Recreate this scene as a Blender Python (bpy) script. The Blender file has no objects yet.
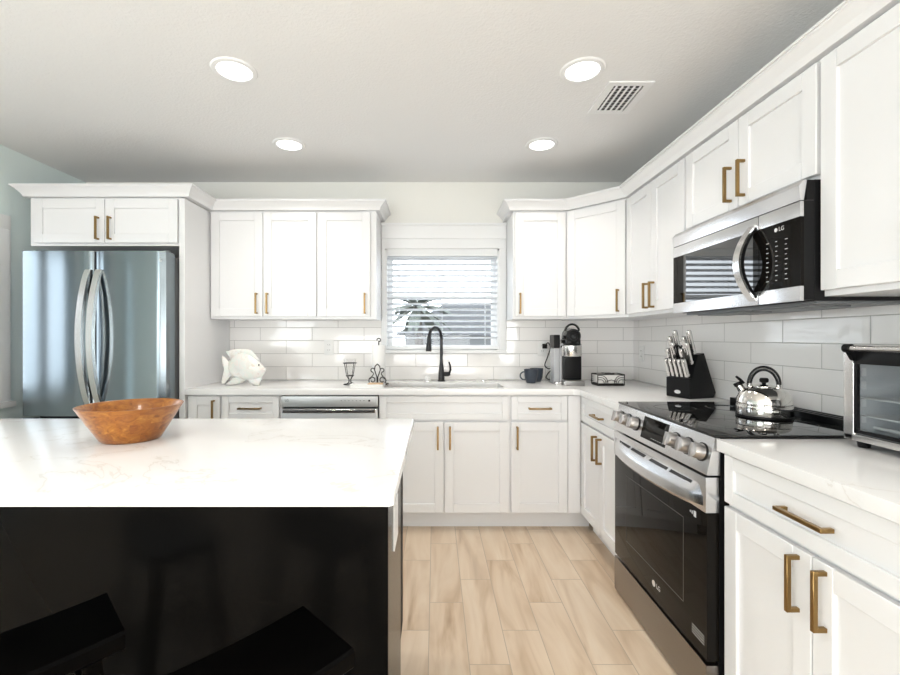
import bpy, bmesh, math, random
from mathutils import Matrix, Vector
random.seed(7)
PI = math.pi
S = bpy.context.scene
COL = S.collection

# ------------------------------------------------------------------ camera
cam_d = bpy.data.cameras.new('camera'); cam = bpy.data.objects.new('camera', cam_d); COL.objects.link(cam)
cam_d.sensor_width = 36.0; cam_d.lens = 18.0; cam_d.shift_x = 15.0 / 900.0; cam_d.shift_y = 0.0
cam_d.clip_start = 0.02; cam_d.clip_end = 200
cam.location = (0, 0, 1.24); cam.rotation_euler = (PI / 2, 0, 0)
S.camera = cam

# ------------------------------------------------------------------ exposure, world, fill lights and portals
S.view_settings.view_transform = 'Standard'; S.view_settings.look = 'None'
S.view_settings.exposure = -0.08; S.view_settings.gamma = 1.0; S.view_settings.use_curve_mapping = False
W = bpy.data.worlds.new('World'); S.world = W; W.use_nodes = True
bg = W.node_tree.nodes['Background']
bg.inputs[0].default_value = (0.86, 0.93, 1.0, 1); bg.inputs[1].default_value = 6.0


def area(name, loc, rot, sx, sy, power, color, spread=PI):
    d = bpy.data.lights.new(name, 'AREA'); d.shape = 'RECTANGLE'; d.size = sx; d.size_y = sy
    d.energy = power; d.color = color; d.spread = spread
    o = bpy.data.objects.new(name, d); COL.objects.link(o); o.location = loc; o.rotation_euler = rot
    return o


# added fill lights for unseen daylight, then portals for the real window openings
area('rear_fill_light', (-0.75, -3.9, 1.15), (PI / 2 + .55, 0, 0), 3.2, 2.0, 185, (0.985, 0.985, 0.99))
area('right_fill_light', (1.50, -2.2, 1.4), (0, PI / 2 + .15, 0), 1.3, 1.6, 95, (0.93, 0.98, 1.0))
area('left_fill_light', (-2.66, -1.6, 1.2), (PI, -PI / 2 - .25, PI), 2.0, 2.2, 108, (0.90, 0.97, 1.0))
for nm, loc, rot, sx, sy in (('sink_window_portal', (0.055, 3.605, 1.535), (-PI / 2, 0, 0), 0.88, 0.78), ('side_window_portal', (-2.81, 2.345, 1.39), (0, -PI / 2, 0), 1.06, .83), ('side_light_portal', (-2.81, 1.45, 1.11), (0, -PI / 2, 0), 1.62, .14)):
    area(nm, loc, rot, sx, sy, 1, (1, 1, 1)).data.cycles.is_portal = True   # no light of its own: guides the sky in through the opening
LAMP_W = 2.6


# ------------------------------------------------------------------ materials
def new_mat(name):
    m = bpy.data.materials.new(name); m.use_nodes = True
    return m, m.node_tree.nodes, m.node_tree.links, m.node_tree.nodes['Principled BSDF']


def pbr(name, col, rough=0.5, metal=0.0, **kw):
    m, n, l, b = new_mat(name)
    b.inputs['Base Color'].default_value = (*col, 1); b.inputs['Roughness'].default_value = rough
    b.inputs['Metallic'].default_value = metal
    for k, v in kw.items():
        b.inputs[k.replace('_', ' ')].default_value = v
    return m


def noise_bump(m, scale, strength, dist=0.002, stretch=None, detail=3):
    n, l, b = m.node_tree.nodes, m.node_tree.links, m.node_tree.nodes['Principled BSDF']
    g = n.new('ShaderNodeTexCoord'); t = n.new('ShaderNodeTexNoise'); bp = n.new('ShaderNodeBump')
    mp = n.new('ShaderNodeMapping'); mp.inputs['Scale'].default_value = stretch or (1, 1, 1)
    t.inputs['Scale'].default_value = scale; t.inputs['Detail'].default_value = detail
    bp.inputs['Strength'].default_value = strength; bp.inputs['Distance'].default_value = dist
    l.new(g.outputs['Object'], mp.inputs[0]); l.new(mp.outputs[0], t.inputs['Vector'])
    l.new(t.outputs['Fac'], bp.inputs['Height']); l.new(bp.outputs[0], b.inputs['Normal'])
    return m


class NG:
    """short-hand for maths in a node tree"""
    def __init__(s, m): s.n, s.l = m.node_tree.nodes, m.node_tree.links
    def put(s, sock, v):
        if hasattr(v, 'is_linked') or hasattr(v, 'links'): s.l.new(v, sock)
        else: sock.default_value = v
    def m(s, op, a, b=0.0, c=0.0):
        x = s.n.new('ShaderNodeMath'); x.operation = op
        s.put(x.inputs[0], a); s.put(x.inputs[1], b); s.put(x.inputs[2], c)
        return x.outputs[0]
    def vec(s, x, y, z):
        c = s.n.new('ShaderNodeCombineXYZ'); s.put(c.inputs[0], x); s.put(c.inputs[1], y); s.put(c.inputs[2], z)
        return c.outputs[0]
    def pos(s):
        g = s.n.new('ShaderNodeNewGeometry'); p = s.n.new('ShaderNodeSeparateXYZ'); s.l.new(g.outputs['Position'], p.inputs[0])
        return p.outputs[0], p.outputs[1], p.outputs[2]
    def noise(s, v, scale, detail=4, rough=0.5, dist=0.0):
        t = s.n.new('ShaderNodeTexNoise'); s.l.new(v, t.inputs['Vector']); t.inputs['Scale'].default_value = scale
        t.inputs['Detail'].default_value = detail; t.inputs['Roughness'].default_value = rough; t.inputs['Distortion'].default_value = dist
        return t.outputs['Fac']
    def white(s, v):
        t = s.n.new('ShaderNodeTexWhiteNoise'); s.l.new(v, t.inputs['Vector']); return t.outputs['Value']
    def ramp(s, f, stops):
        r = s.n.new('ShaderNodeValToRGB'); s.l.new(f, r.inputs[0]); e = r.color_ramp.elements
        while len(e) < len(stops): e.new(0.5)
        for k, (p, c) in enumerate(stops): e[k].position = p; e[k].color = (*c, 1)
        return r.outputs[0]
    def mix(s, f, a, b, mode='MIX'):
        x = s.n.new('ShaderNodeMix'); x.data_type = 'RGBA'; x.blend_type = mode
        s.put(x.inputs[0], f)
        for sock, v in ((x.inputs[6], a), (x.inputs[7], b)):
            if isinstance(v, tuple): sock.default_value = (*v, 1)
            else: s.l.new(v, sock)
        return x.outputs[2]
    def bump(s, h, strength, dist):
        b = s.n.new('ShaderNodeBump'); s.l.new(h, b.inputs['Height']); b.inputs['Strength'].default_value = strength; b.inputs['Distance'].default_value = dist
        return b.outputs[0]


def floor_mat():
    m, n, l, b = new_mat('wood_plank_tile'); g = NG(m); x, y, z = g.pos()
    cx = g.m('DIVIDE', g.m('ADD', x, 0.025), 0.155); col = g.m('FLOOR', cx); fx = g.m('FRACT', cx)
    yy = g.m('DIVIDE', g.m('SUBTRACT', g.m('SUBTRACT', y, 0.306), g.m('MULTIPLY', col, 0.2)), 0.6)
    row = g.m('FLOOR', yy); fy = g.m('FRACT', yy)
    rnd = g.white(g.vec(col, row, 3.0)); rnd2 = g.white(g.vec(row, col, 9.0))
    v = g.vec(g.m('MULTIPLY_ADD', x, 9.0, g.m('MULTIPLY', rnd, 40.0)), g.m('MULTIPLY_ADD', y, 1.3, g.m('MULTIPLY', rnd2, 30.0)), 0.0)
    big = g.noise(v, 1.0, 3, 0.5, 1.2)
    v2 = g.vec(g.m('MULTIPLY_ADD', x, 60.0, g.m('MULTIPLY', rnd, 90.0)), g.m('MULTIPLY', y, 3.0), rnd)
    fine = g.noise(v2, 1.0, 4, 0.6, 0.5)
    c = g.ramp(big, [(0.22, (0.34, 0.22, 0.13)), (0.38, (0.56, 0.41, 0.275)), (0.52, (0.68, 0.535, 0.39)), (0.75, (0.76, 0.64, 0.50))])
    c = g.mix(g.m('MULTIPLY', fine, 0.22), c, (0.50, 0.36, 0.24))
    c = g.mix(g.m('MULTIPLY', rnd2, 0.30), c, (0.80, 0.69, 0.56))
    ex = g.m('MULTIPLY', g.m('MINIMUM', fx, g.m('SUBTRACT', 1.0, fx)), 0.155)
    ey = g.m('MULTIPLY', g.m('MINIMUM', fy, g.m('SUBTRACT', 1.0, fy)), 0.6)
    line = g.m('LESS_THAN', g.m('MINIMUM', ex, ey), 0.0017)
    c = g.mix(line, c, (0.45, 0.36, 0.27))
    l.new(c, b.inputs['Base Color']); b.inputs['Roughness'].default_value = 0.38
    l.new(g.bump(g.m('SUBTRACT', g.m('MULTIPLY', fine, 0.15), line), 0.25, 0.0015), b.inputs['Normal'])
    return m


def tile_mat(name, axis, seam_even):
    m, n, l, b = new_mat(name); g = NG(m); p = g.pos(); u = p[axis]; z = p[2]
    zr = g.m('DIVIDE', g.m('SUBTRACT', z, 0.914), 0.1007); row = g.m('FLOOR', zr); fz = g.m('FRACT', zr)
    odd = g.m('FLOORED_MODULO', row, 2.0)
    uu = g.m('DIVIDE', g.m('SUBTRACT', g.m('SUBTRACT', u, seam_even), g.m('MULTIPLY', odd, 0.2)), 0.4)
    cu = g.m('FLOOR', uu); fu = g.m('FRACT', uu)
    rnd = g.white(g.vec(cu, row, 5.0))
    e = g.m('MINIMUM', g.m('MULTIPLY', g.m('MINIMUM', fz, g.m('SUBTRACT', 1.0, fz)), 0.1007), g.m('MULTIPLY', g.m('MINIMUM', fu, g.m('SUBTRACT', 1.0, fu)), 0.4))
    line = g.m('LESS_THAN', e, 0.0016)
    c = g.mix(rnd, (0.88, 0.858, 0.835), (0.915, 0.893, 0.872))
    c = g.mix(line, c, (0.50, 0.48, 0.46))
    l.new(c, b.inputs['Base Color'])
    l.new(g.m('MULTIPLY_ADD', line, 0.5, 0.06), b.inputs['Roughness'])
    gg = n.new('ShaderNodeNewGeometry')
    wob = g.noise(gg.outputs['Position'], 9.0, 2, 0.5)
    tilt = g.m('MULTIPLY', g.m('SUBTRACT', rnd, 0.5), g.m('MULTIPLY', fz, 0.35))
    edge = g.m('MINIMUM', g.m('DIVIDE', e, 0.004), 1.0)
    h = g.m('ADD', g.m('ADD', g.m('MULTIPLY', wob, 0.9), tilt), edge)
    l.new(g.bump(h, 0.5, 0.0022), b.inputs['Normal'])
    return m


def quartz_mat():
    m, n, l, b = new_mat('white_quartz'); g = NG(m)
    gg = n.new('ShaderNodeNewGeometry'); P = gg.outputs['Position']
    w = g.noise(P, 1.1, 6, 0.6, 1.5)
    vein = g.m('LESS_THAN', g.m('ABSOLUTE', g.m('SUBTRACT', w, 0.5)), 0.004)
    soft = g.m('SUBTRACT', 1.0, g.m('MINIMUM', g.m('DIVIDE', g.m('ABSOLUTE', g.m('SUBTRACT', w, 0.5)), 0.03), 1.0))
    mask = g.m('GREATER_THAN', g.noise(P, 2.2, 2), 0.52)
    f = g.m('MULTIPLY', mask, g.m('ADD', g.m('MULTIPLY', vein, 0.28), g.m('MULTIPLY', soft, 0.10)))
    c = g.mix(f, (0.82, 0.815, 0.81), (0.60, 0.56, 0.51))
    l.new(c, b.inputs['Base Color']); b.inputs['Roughness'].default_value = 0.16
    return m


def bowl_mat():
    m, n, l, b = new_mat('acacia_wood'); g = NG(m)
    tc = n.new('ShaderNodeTexCoord'); sp = n.new('ShaderNodeSeparateXYZ'); l.new(tc.outputs['Object'], sp.inputs[0])
    x, y, z = sp.outputs
    a = g.m('ARCTAN2', y, x)
    ring = g.m('FLOOR', g.m('DIVIDE', g.m('MULTIPLY_ADD', a, 0.004, z), 0.030))
    seg = g.m('FLOOR', g.m('MULTIPLY_ADD', ring, 0.37, g.m('MULTIPLY', a, 1.35)))
    rnd = g.white(g.vec(seg, ring, 1.0))
    grain = g.noise(g.vec(g.m('MULTIPLY_ADD', a, 1.6, g.m('MULTIPLY', rnd, 20.0)), g.m('MULTIPLY', z, 26.0), rnd), 1.6, 5, 0.6, 1.6)
    c = g.ramp(grain, [(0.25, (0.11, 0.030, 0.004)), (0.45, (0.30, 0.098, 0.011)), (0.62, (0.45, 0.18, 0.024)), (0.8, (0.68, 0.37, 0.09))])
    c = g.mix(g.m('MULTIPLY', rnd, 0.6), c, (0.22, 0.062, 0.011))
    l.new(c, b.inputs['Base Color']); b.inputs['Roughness'].default_value = 0.3; b.inputs['Coat Weight'].default_value = 0.25; b.inputs['Coat Roughness'].default_value = 0.1
    return m


def steel_mat(name, col, rough, axis_scale, aniso=0.0, var=0.10):
    m, n, l, b = new_mat(name); g = NG(m)
    tc = n.new('ShaderNodeTexCoord'); mp = n.new('ShaderNodeMapping'); mp.inputs['Scale'].default_value = axis_scale
    l.new(tc.outputs['Object'], mp.inputs[0])
    f = g.noise(mp.outputs[0], 1.0, 3, 0.6)
    l.new(g.m('MULTIPLY_ADD', g.m('SUBTRACT', f, 0.5), var, rough), b.inputs['Roughness'])
    l.new(g.mix(f, tuple(c * 0.98 for c in col), tuple(min(1, c * 1.02) for c in col)), b.inputs['Base Color'])
    b.inputs['Metallic'].default_value = 1.0
    if aniso:
        b.inputs['Anisotropic'].default_value = aniso; b.inputs['Anisotropic Rotation'].default_value = 0.25
        t = n.new('ShaderNodeTangent'); t.direction_type = 'RADIAL'; t.axis = 'Z'; l.new(t.outputs[0], b.inputs['Tangent'])
    return m


def glass_mat(name, tint=(0.95, 0.98, 0.98), rough=0.0, keep=0.9):
    """thin clear pane: mostly see-through with a mirror-like surface"""
    m, n, l, b = new_mat(name)
    out = n['Material Output']; tr = n.new('ShaderNodeBsdfTransparent'); gl = n.new('ShaderNodeBsdfGlossy'); mx = n.new('ShaderNodeMixShader')
    fr = n.new('ShaderNodeFresnel'); fr.inputs[0].default_value = 1.45
    tr.inputs[0].default_value = (*[t * keep for t in tint], 1); gl.inputs['Roughness'].default_value = rough
    ge = n.new('ShaderNodeNewGeometry'); g = NG(m)
    l.new(g.m('MULTIPLY', fr.outputs[0], g.m('SUBTRACT', 1.0, ge.outputs['Backfacing'])), mx.inputs[0]); l.new(tr.outputs[0], mx.inputs[1]); l.new(gl.outputs[0], mx.inputs[2]); l.new(mx.outputs[0], out.inputs[0])
    n.remove(b)
    return m


def emit_mat(name, col, strength):
    m, n, l, b = new_mat(name)
    b.inputs['Emission Color'].default_value = (*col, 1); b.inputs['Emission Strength'].default_value = strength
    b.inputs['Base Color'].default_value = (0.9, 0.9, 0.9, 1)
    return m


M = {}
M['cab'] = pbr('white_cabinet_paint', (0.83, 0.83, 0.835), 0.32)
M['trim'] = pbr('white_trim_paint', (0.86, 0.865, 0.865), 0.38)
M['wall'] = noise_bump(pbr('pale_wall_paint', (0.835, 0.83, 0.79), 0.6), 160, 0.12)
M['wall_daylit'] = noise_bump(pbr('wall_paint_daylit', (0.79, 0.89, 0.88), 0.6), 160, 0.12)  # wall paint with the cool daylight tint put into its colour
M['ceil'] = noise_bump(pbr('textured_ceiling_paint', (0.84, 0.84, 0.835), 0.75), 90, 0.4, 0.005)
M['floor'] = floor_mat()
M['tile_back'] = tile_mat('glossy_white_tile_back', 0, -1.148)
M['tile_right'] = tile_mat('glossy_white_tile_side', 1, 1.783)
M['quartz'] = quartz_mat()
M['bowl'] = bowl_mat()
M['fridge'] = steel_mat('fridge_brushed_steel', (0.22, 0.255, 0.275), 0.20, (9.0, 9.0, 1.2), 0.8, 0.12)
M['steel'] = steel_mat('brushed_steel', (0.66, 0.66, 0.67), 0.24, (160.0, 3.0, 160.0))
M['steel_x'] = steel_mat('brushed_steel_wide', (0.66, 0.665, 0.67), 0.42, (3.0, 160.0, 160.0))
M['drawer_steel'] = steel_mat('drawer_brushed_steel', (0.27, 0.25, 0.235), 0.28, (40.0, 3.0, 40.0), 0.0, 0.03)
M['chrome'] = pbr('polished_steel', (0.78, 0.76, 0.73), 0.06, 1.0)
M['satin_steel'] = pbr('satin_steel', (0.72, 0.71, 0.70), 0.22, 1.0)
M['knob_steel'] = pbr('knob_steel', (0.36, 0.35, 0.345), 0.28, 1.0)
M['brass'] = pbr('antique_brass', (0.29, 0.185, 0.075), 0.28, 1.0)
M['gasket'] = pbr('dark_gasket', (0.02, 0.02, 0.022), 0.6)
M['grey_metal'] = pbr('grey_metal_sides', (0.17, 0.175, 0.18), 0.4, 0.3)
M['black_glass'] = pbr('black_glass', (0.007, 0.006, 0.005), 0.03, 0.0, IOR=1.5, Specular_IOR_Level=0.11)
M['mirror_glass'] = pbr('black_mirror_glass', (0.012, 0.012, 0.013), 0.02, 0.0, IOR=2.0)
M['cooktop'] = pbr('black_ceramic_glass', (0.006, 0.006, 0.006), 0.03, 0.0, IOR=1.5)
M['black_plastic'] = pbr('black_plastic', (0.0055, 0.0055, 0.006), 0.35, 0.0, Specular_IOR_Level=0.2)
M['black_gloss'] = pbr('black_gloss_plastic', (0.010, 0.010, 0.011), 0.12)
M['black_metal'] = pbr('matte_black_metal', (0.022, 0.022, 0.024), 0.34, 0.4)
M['iron'] = pbr('wrought_iron', (0.028, 0.026, 0.025), 0.5, 0.6)
M['island'] = noise_bump(pbr('black_satin_paint', (0.0035, 0.0033, 0.0031), 0.20, 0.0, Specular_IOR_Level=0.07), 6, 0.05, 0.002)
M['island_matte'] = pbr('black_matte_paint', (0.006, 0.006, 0.006), 0.5, 0.0, Specular_IOR_Level=0.06)
M['stool'] = noise_bump(pbr('black_stained_wood', (0.0012, 0.0011, 0.0011), 0.3, 0.0, Specular_IOR_Level=0.04), 3, 0.05, 0.002, (1, 18, 1))
M['navy'] = pbr('slate_blue_ceramic', (0.032, 0.042, 0.058), 0.42)
M['paper'] = noise_bump(pbr('paper_towel', (0.88, 0.875, 0.86), 0.9), 220, 0.4, 0.002)
M['napkin'] = pbr('white_paper_napkin', (0.84, 0.82, 0.79), 0.9)
M['shell'] = pbr('capiz_shell', (0.84, 0.80, 0.755), 0.25, 0.0, Subsurface_Weight=0.1, Coat_Weight=0.5)
M['shell_pink'] = pbr('capiz_shell_blush', (0.80, 0.70, 0.63), 0.25, 0.0, Coat_Weight=0.5)
g_ = NG(M['shell']); gg_ = M['shell'].node_tree.nodes.new('ShaderNodeNewGeometry')
M['shell'].node_tree.links.new(g_.ramp(g_.noise(gg_.outputs['Position'], 22.0, 3, .6, 1.0), [(.3, (.74, .68, .62)), (.45, (.85, .82, .78)), (.6, (.80, .83, .79)), (.72, (.86, .80, .76))]), M['shell'].node_tree.nodes['Principled BSDF'].inputs['Base Color'])
noise_bump(M['shell'], 30, .5, .006, None, 2); noise_bump(M['shell_pink'], 30, .5, .006, None, 2)
M['glass'] = glass_mat('clear_glass', (1, 1, 1), 0.0, 0.985)
M['dark_glass'] = glass_mat('smoked_glass', (0.92, 0.94, 0.95), 0.0, 0.95)
M['tank'] = pbr('smoky_translucent_plastic', (0.58, 0.59, 0.61), 0.18, 0.0, Transmission_Weight=0.3)
M['plate'] = pbr('white_plastic', (0.82, 0.815, 0.80), 0.35)
M['slat'] = pbr('white_blind_slat', (0.86, 0.87, 0.88), 0.4)
n_, l_ = M['slat'].node_tree.nodes, M['slat'].node_tree.links
tl_ = n_.new('ShaderNodeBsdfTranslucent'); tl_.inputs[0].default_value = (.88, .90, .92, 1); mx_ = n_.new('ShaderNodeMixShader'); mx_.inputs[0].default_value = .3
l_.new(n_['Principled BSDF'].outputs[0], mx_.inputs[1]); l_.new(tl_.outputs[0], mx_.inputs[2]); l_.new(mx_.outputs[0], n_['Material Output'].inputs[0])
M['lamp'] = emit_mat('lamp_diffuser', (1.0, 0.98, 0.95), 4.0)
M['vent_dark'] = pbr('vent_shadow_box', (0.03, 0.03, 0.032), 0.8)
M['burner'] = pbr('burner_mark', (0.05, 0.05, 0.05), .2)
M['logo'] = pbr('silver_logo', (0.80, 0.80, 0.80), 0.3, 0.6)
M['print'] = pbr('light_grey_print', (0.62, 0.64, 0.66), 0.5)
M['sponge'] = pbr('tan_sponge', (0.62, 0.44, 0.28), 0.9)
M['rack'] = pbr('oven_rack_wire', (0.72, 0.72, 0.71), 0.3, 0.3)
M['oven_inside'] = pbr('grey_oven_lining', (0.62, 0.63, 0.64), 0.4, 0.0)
M['roof'] = pbr('grey_shingle', (0.11, 0.115, 0.12), 0.9)
M['stucco'] = pbr('grey_stucco', (0.20, 0.21, 0.215), 0.9)
M['frond'] = pbr('palm_frond', (0.085, 0.10, 0.085), 0.8)
M['bark'] = pbr('palm_bark', (0.08, 0.075, 0.07), 0.9)
M['ground'] = pbr('pale_gravel', (0.16, 0.155, 0.145), 0.95)
M['wpane'] = glass_mat('window_glass', (1, 1, 1), 0.0, 0.96)


# ------------------------------------------------------------------ mesh builder
def frame(o, u, n):
    """local x along u, local y along n, z up"""
    u = Vector(u).normalized(); n = Vector(n).normalized()
    return Matrix(((u.x, n.x, 0, o[0]), (u.y, n.y, 0, o[1]), (u.z, n.z, 1, o[2]), (0, 0, 0, 1)))


I4 = Matrix.Identity(4)


class MB:
    def __init__(s, T=None): s.bm = bmesh.new(); s.T = T or I4
    def _merge(s, b, T=None):
        me = bpy.data.meshes.new('tmp'); b.to_mesh(me); b.free()
        me.transform(s.T @ (T or I4)); s.bm.from_mesh(me); bpy.data.meshes.remove(me)
        return s
    def box(s, x0, x1, y0, y1, z0, z1, bev=0.0, seg=2, T=None):
        b = bmesh.new(); bmesh.ops.create_cube(b, size=1.0)
        for v in b.verts:
            v.co = Vector(((x0 + x1) / 2 + v.co.x * (x1 - x0), (y0 + y1) / 2 + v.co.y * (y1 - y0), (z0 + z1) / 2 + v.co.z * (z1 - z0)))
        bev = min(bev, 0.45 * min(abs(x1 - x0), abs(y1 - y0), abs(z1 - z0)))
        if bev > 0: bmesh.ops.bevel(b, geom=b.edges[:], offset=bev, segments=seg, profile=0.7, affect='EDGES')
        return s._merge(b, T)
    def prism(s, pts, a0, a1, axis='z', bev=0.0, T=None, holes=()):
        """pts: outline; extruded along axis. axis z: pts=(x,y); axis y: pts=(x,z); axis x: pts=(y,z)"""
        b = bmesh.new()
        def P(p, a):
            return {'z': Vector((p[0], p[1], a)), 'y': Vector((p[0], a, p[1])), 'x': Vector((a, p[0], p[1]))}[axis]
        if holes:
            edges = []
            for loop in (pts, *holes):
                vs = [b.verts.new(P(p, a0)) for p in loop]
                edges += [b.edges.new((vs[i], vs[(i + 1) % len(vs)])) for i in range(len(vs))]
            bmesh.ops.triangle_fill(b, edges=edges, use_beauty=True)
            bmesh.ops.dissolve_limit(b, angle_limit=0.01, verts=b.verts[:], edges=b.edges[:])
        else:
            b.faces.new([b.verts.new(P(p, a0)) for p in pts])
        r = bmesh.ops.extrude_face_region(b, geom=b.faces[:])
        off = P((0, 0), a1) - P((0, 0), a0)
        for v in r['geom']:
            if isinstance(v, bmesh.types.BMVert): v.co += off
        bmesh.ops.recalc_face_normals(b, faces=b.faces[:])
        if bev > 0: bmesh.ops.bevel(b, geom=[e for e in b.edges if len(e.link_faces) == 2 and e.calc_face_angle(0) > 0.3], offset=bev, segments=2, profile=0.7, affect='EDGES')
        return s._merge(b, T)
    def tube(s, path, r, seg=10, closed=False, flat=None, T=None):
        """round bar along a path; r a number or one per point; flat=(w,t): a flat bar instead"""
        pts = [Vector(p) for p in path]; N = len(pts); b = bmesh.new(); rings = []
        rs = r if isinstance(r, (list, tuple)) else [r] * N
        up = None
        for i in range(N):
            if closed: t = pts[(i + 1) % N] - pts[i - 1]
            else: t = pts[min(i + 1, N - 1)] - pts[max(i - 1, 0)]
            t.normalize()
            if up is None:
                up = Vector((0, 0, 1)) if abs(t.z) < 0.9 else Vector((0, 1, 0)) if abs(t.y) < 0.9 else Vector((1, 0, 0))
            a = t.cross(up).normalized(); c = a.cross(t).normalized(); up = c
            rings.append([b.verts.new(pts[i] + a * math.cos(2 * PI * k / seg) * rs[i] + c * math.sin(2 * PI * k / seg) * rs[i]) for k in range(seg)])
        for i in range(N if closed else N - 1):
            A, B = rings[i], rings[(i + 1) % N]
            for k in range(seg): b.faces.new((A[k], A[(k + 1) % seg], B[(k + 1) % seg], B[k]))
        if not closed:
            b.faces.new(rings[0][::-1]); b.faces.new(rings[-1])
        return s._merge(b, T)
    def strip(s, sections, closed=False, T=None):
        """loft through sections (lists of points, same count, each closed loop), capped"""
        b = bmesh.new(); R = [[b.verts.new(Vector(p)) for p in sec] for sec in sections]; k = len(R[0])
        for i in range(len(R) if closed else len(R) - 1):
            A, B = R[i], R[(i + 1) % len(R)]
            for j in range(k): b.faces.new((A[j], A[(j + 1) % k], B[(j + 1) % k], B[j]))
        if not closed:
            b.faces.new(R[0][::-1]); b.faces.new(R[-1])
        return s._merge(b, T)
    def lathe(s, prof, c=(0, 0, 0), seg=40, T=None, close=False):
        """prof: (radius, z); turned about the vertical axis through c"""
        b = bmesh.new(); R = []
        for r, z in prof:
            if r < 1e-6: R.append([b.verts.new((c[0], c[1], c[2] + z))])
            else: R.append([b.verts.new((c[0] + r * math.cos(2 * PI * k / seg), c[1] + r * math.sin(2 * PI * k / seg), c[2] + z)) for k in range(seg)])
        for A, B in list(zip(R, R[1:])) + ([(R[-1], R[0])] if close else []):
            for k in range(seg):
                k2 = (k + 1) % seg
                if len(A) == 1 and len(B) == 1: continue
                if len(A) == 1: b.faces.new((A[0], B[k2], B[k]))
                elif len(B) == 1: b.faces.new((A[k], A[k2], B[0]))
                else: b.faces.new((A[k], A[k2], B[k2], B[k]))
        return s._merge(b, T)
    def cyl(s, p0, p1, r, seg=24, r2=None):
        return s.tube([p0, p1], [r, r if r2 is None else r2], seg)
    def ball(s, c, r, sc=(1, 1, 1), seg=20, T=None):
        b = bmesh.new(); bmesh.ops.create_uvsphere(b, u_segments=seg, v_segments=seg // 2, radius=r)
        for v in b.verts: v.co = Vector((c[0] + v.co.x * sc[0], c[1] + v.co.y * sc[1], c[2] + v.co.z * sc[2]))
        return s._merge(b, T)
    def pillow(s, outline, thick, T=None, rim=0.12):
        """outline (x,z) domed on both sides along y"""
        b = bmesh.new(); n = len(outline)
        cx = sum(p[0] for p in outline) / n; cz = sum(p[1] for p in outline) / n
        def ring(k, y): return [b.verts.new((cx + (p[0] - cx) * k, y, cz + (p[1] - cz) * k)) for p in outline]
        ks = [(1.0, rim), (0.93, 0.35), (0.75, 0.72), (0.5, 0.93), (0.25, 1.0)]
        for sg in (1, -1):
            R = [ring(k, sg * t * thick / 2) for k, t in ks]
            for A, B in zip(R, R[1:]):
                for i in range(n): b.faces.new((A[i], A[(i + 1) % n], B[(i + 1) % n], B[i]))
            b.faces.new(R[-1])
            if sg == 1: first = R[0]
            else:
                for i in range(n): b.faces.new((first[i], first[(i + 1) % n], R[0][(i + 1) % n], R[0][i]))
        return s._merge(b, T)
    def text(s, body, size, T, depth=0.0006):
        """lettering: local x along the line, local z up, local y outwards"""
        cu = bpy.data.curves.new('lettering', 'FONT'); cu.body = body; cu.size = size; cu.extrude = depth / 2; cu.align_x = 'CENTER'; cu.align_y = 'CENTER'
        o = bpy.data.objects.new('lettering', cu); COL.objects.link(o)
        dg = bpy.context.evaluated_depsgraph_get(); me = bpy.data.meshes.new_from_object(o.evaluated_get(dg))
        me.transform(s.T @ T @ Matrix.Rotation(PI / 2, 4, 'X'))
        s.bm.from_mesh(me); bpy.data.meshes.remove(me); bpy.data.objects.remove(o); bpy.data.curves.remove(cu)
        return s
    def build(s, name, mat, parent=None, smooth=True):
        r = parent
        while r is not None and r.parent is not None: r = r.parent
        bm = s.bm
        if r is not None:
            inv = ROOTS[r.name].inverted()
            bmesh.ops.transform(bm, matrix=inv, verts=bm.verts[:])
        bmesh.ops.recalc_face_normals(bm, faces=bm.faces[:])
        if smooth:
            for f in bm.faces: f.smooth = True
            for e in bm.edges:
                if len(e.link_faces) == 2 and e.calc_face_angle(0) > 0.62: e.smooth = False
        me = bpy.data.meshes.new(name); bm.to_mesh(me); bm.free()
        me.materials.append(M[mat] if isinstance(mat, str) else mat)
        o = bpy.data.objects.new(name, me); COL.objects.link(o)
        if parent is not None: o.parent = parent
        return o


ROOTS = {}


def thing(name, loc, label, cat, group=None, rz=0.0):
    o = bpy.data.objects.new(name, None); COL.objects.link(o); o.empty_display_size = 0.05
    o.location = loc; o.rotation_euler = (0, 0, rz)
    ROOTS[o.name] = Matrix.Translation(loc) @ Matrix.Rotation(rz, 4, 'Z')
    o['label'] = label; o['category'] = cat
    if group: o['group'] = group
    return o


def tag(o, label, cat, group=None, kind=None):
    o['label'] = label; o['category'] = cat
    if group: o['group'] = group
    if kind: o['kind'] = kind
    return o


def lab(o, label):
    o['label'] = label
    return o


def dup(root, loc, rz, label, group=None):
    r = root.copy(); COL.objects.link(r); r.location = loc; r.rotation_euler = (0, 0, rz); r['label'] = label
    if group: r['group'] = group
    for ch in list(root.children):
        c = ch.copy(); COL.objects.link(c); c.parent = r
        for g in list(ch.children):
            d = g.copy(); COL.objects.link(d); d.parent = c
    return r


def struct(name, mb, mat, label, cat):
    o = mb.build(name, mat, None, smooth=False)
    return tag(o, label, cat, kind='structure')


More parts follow.
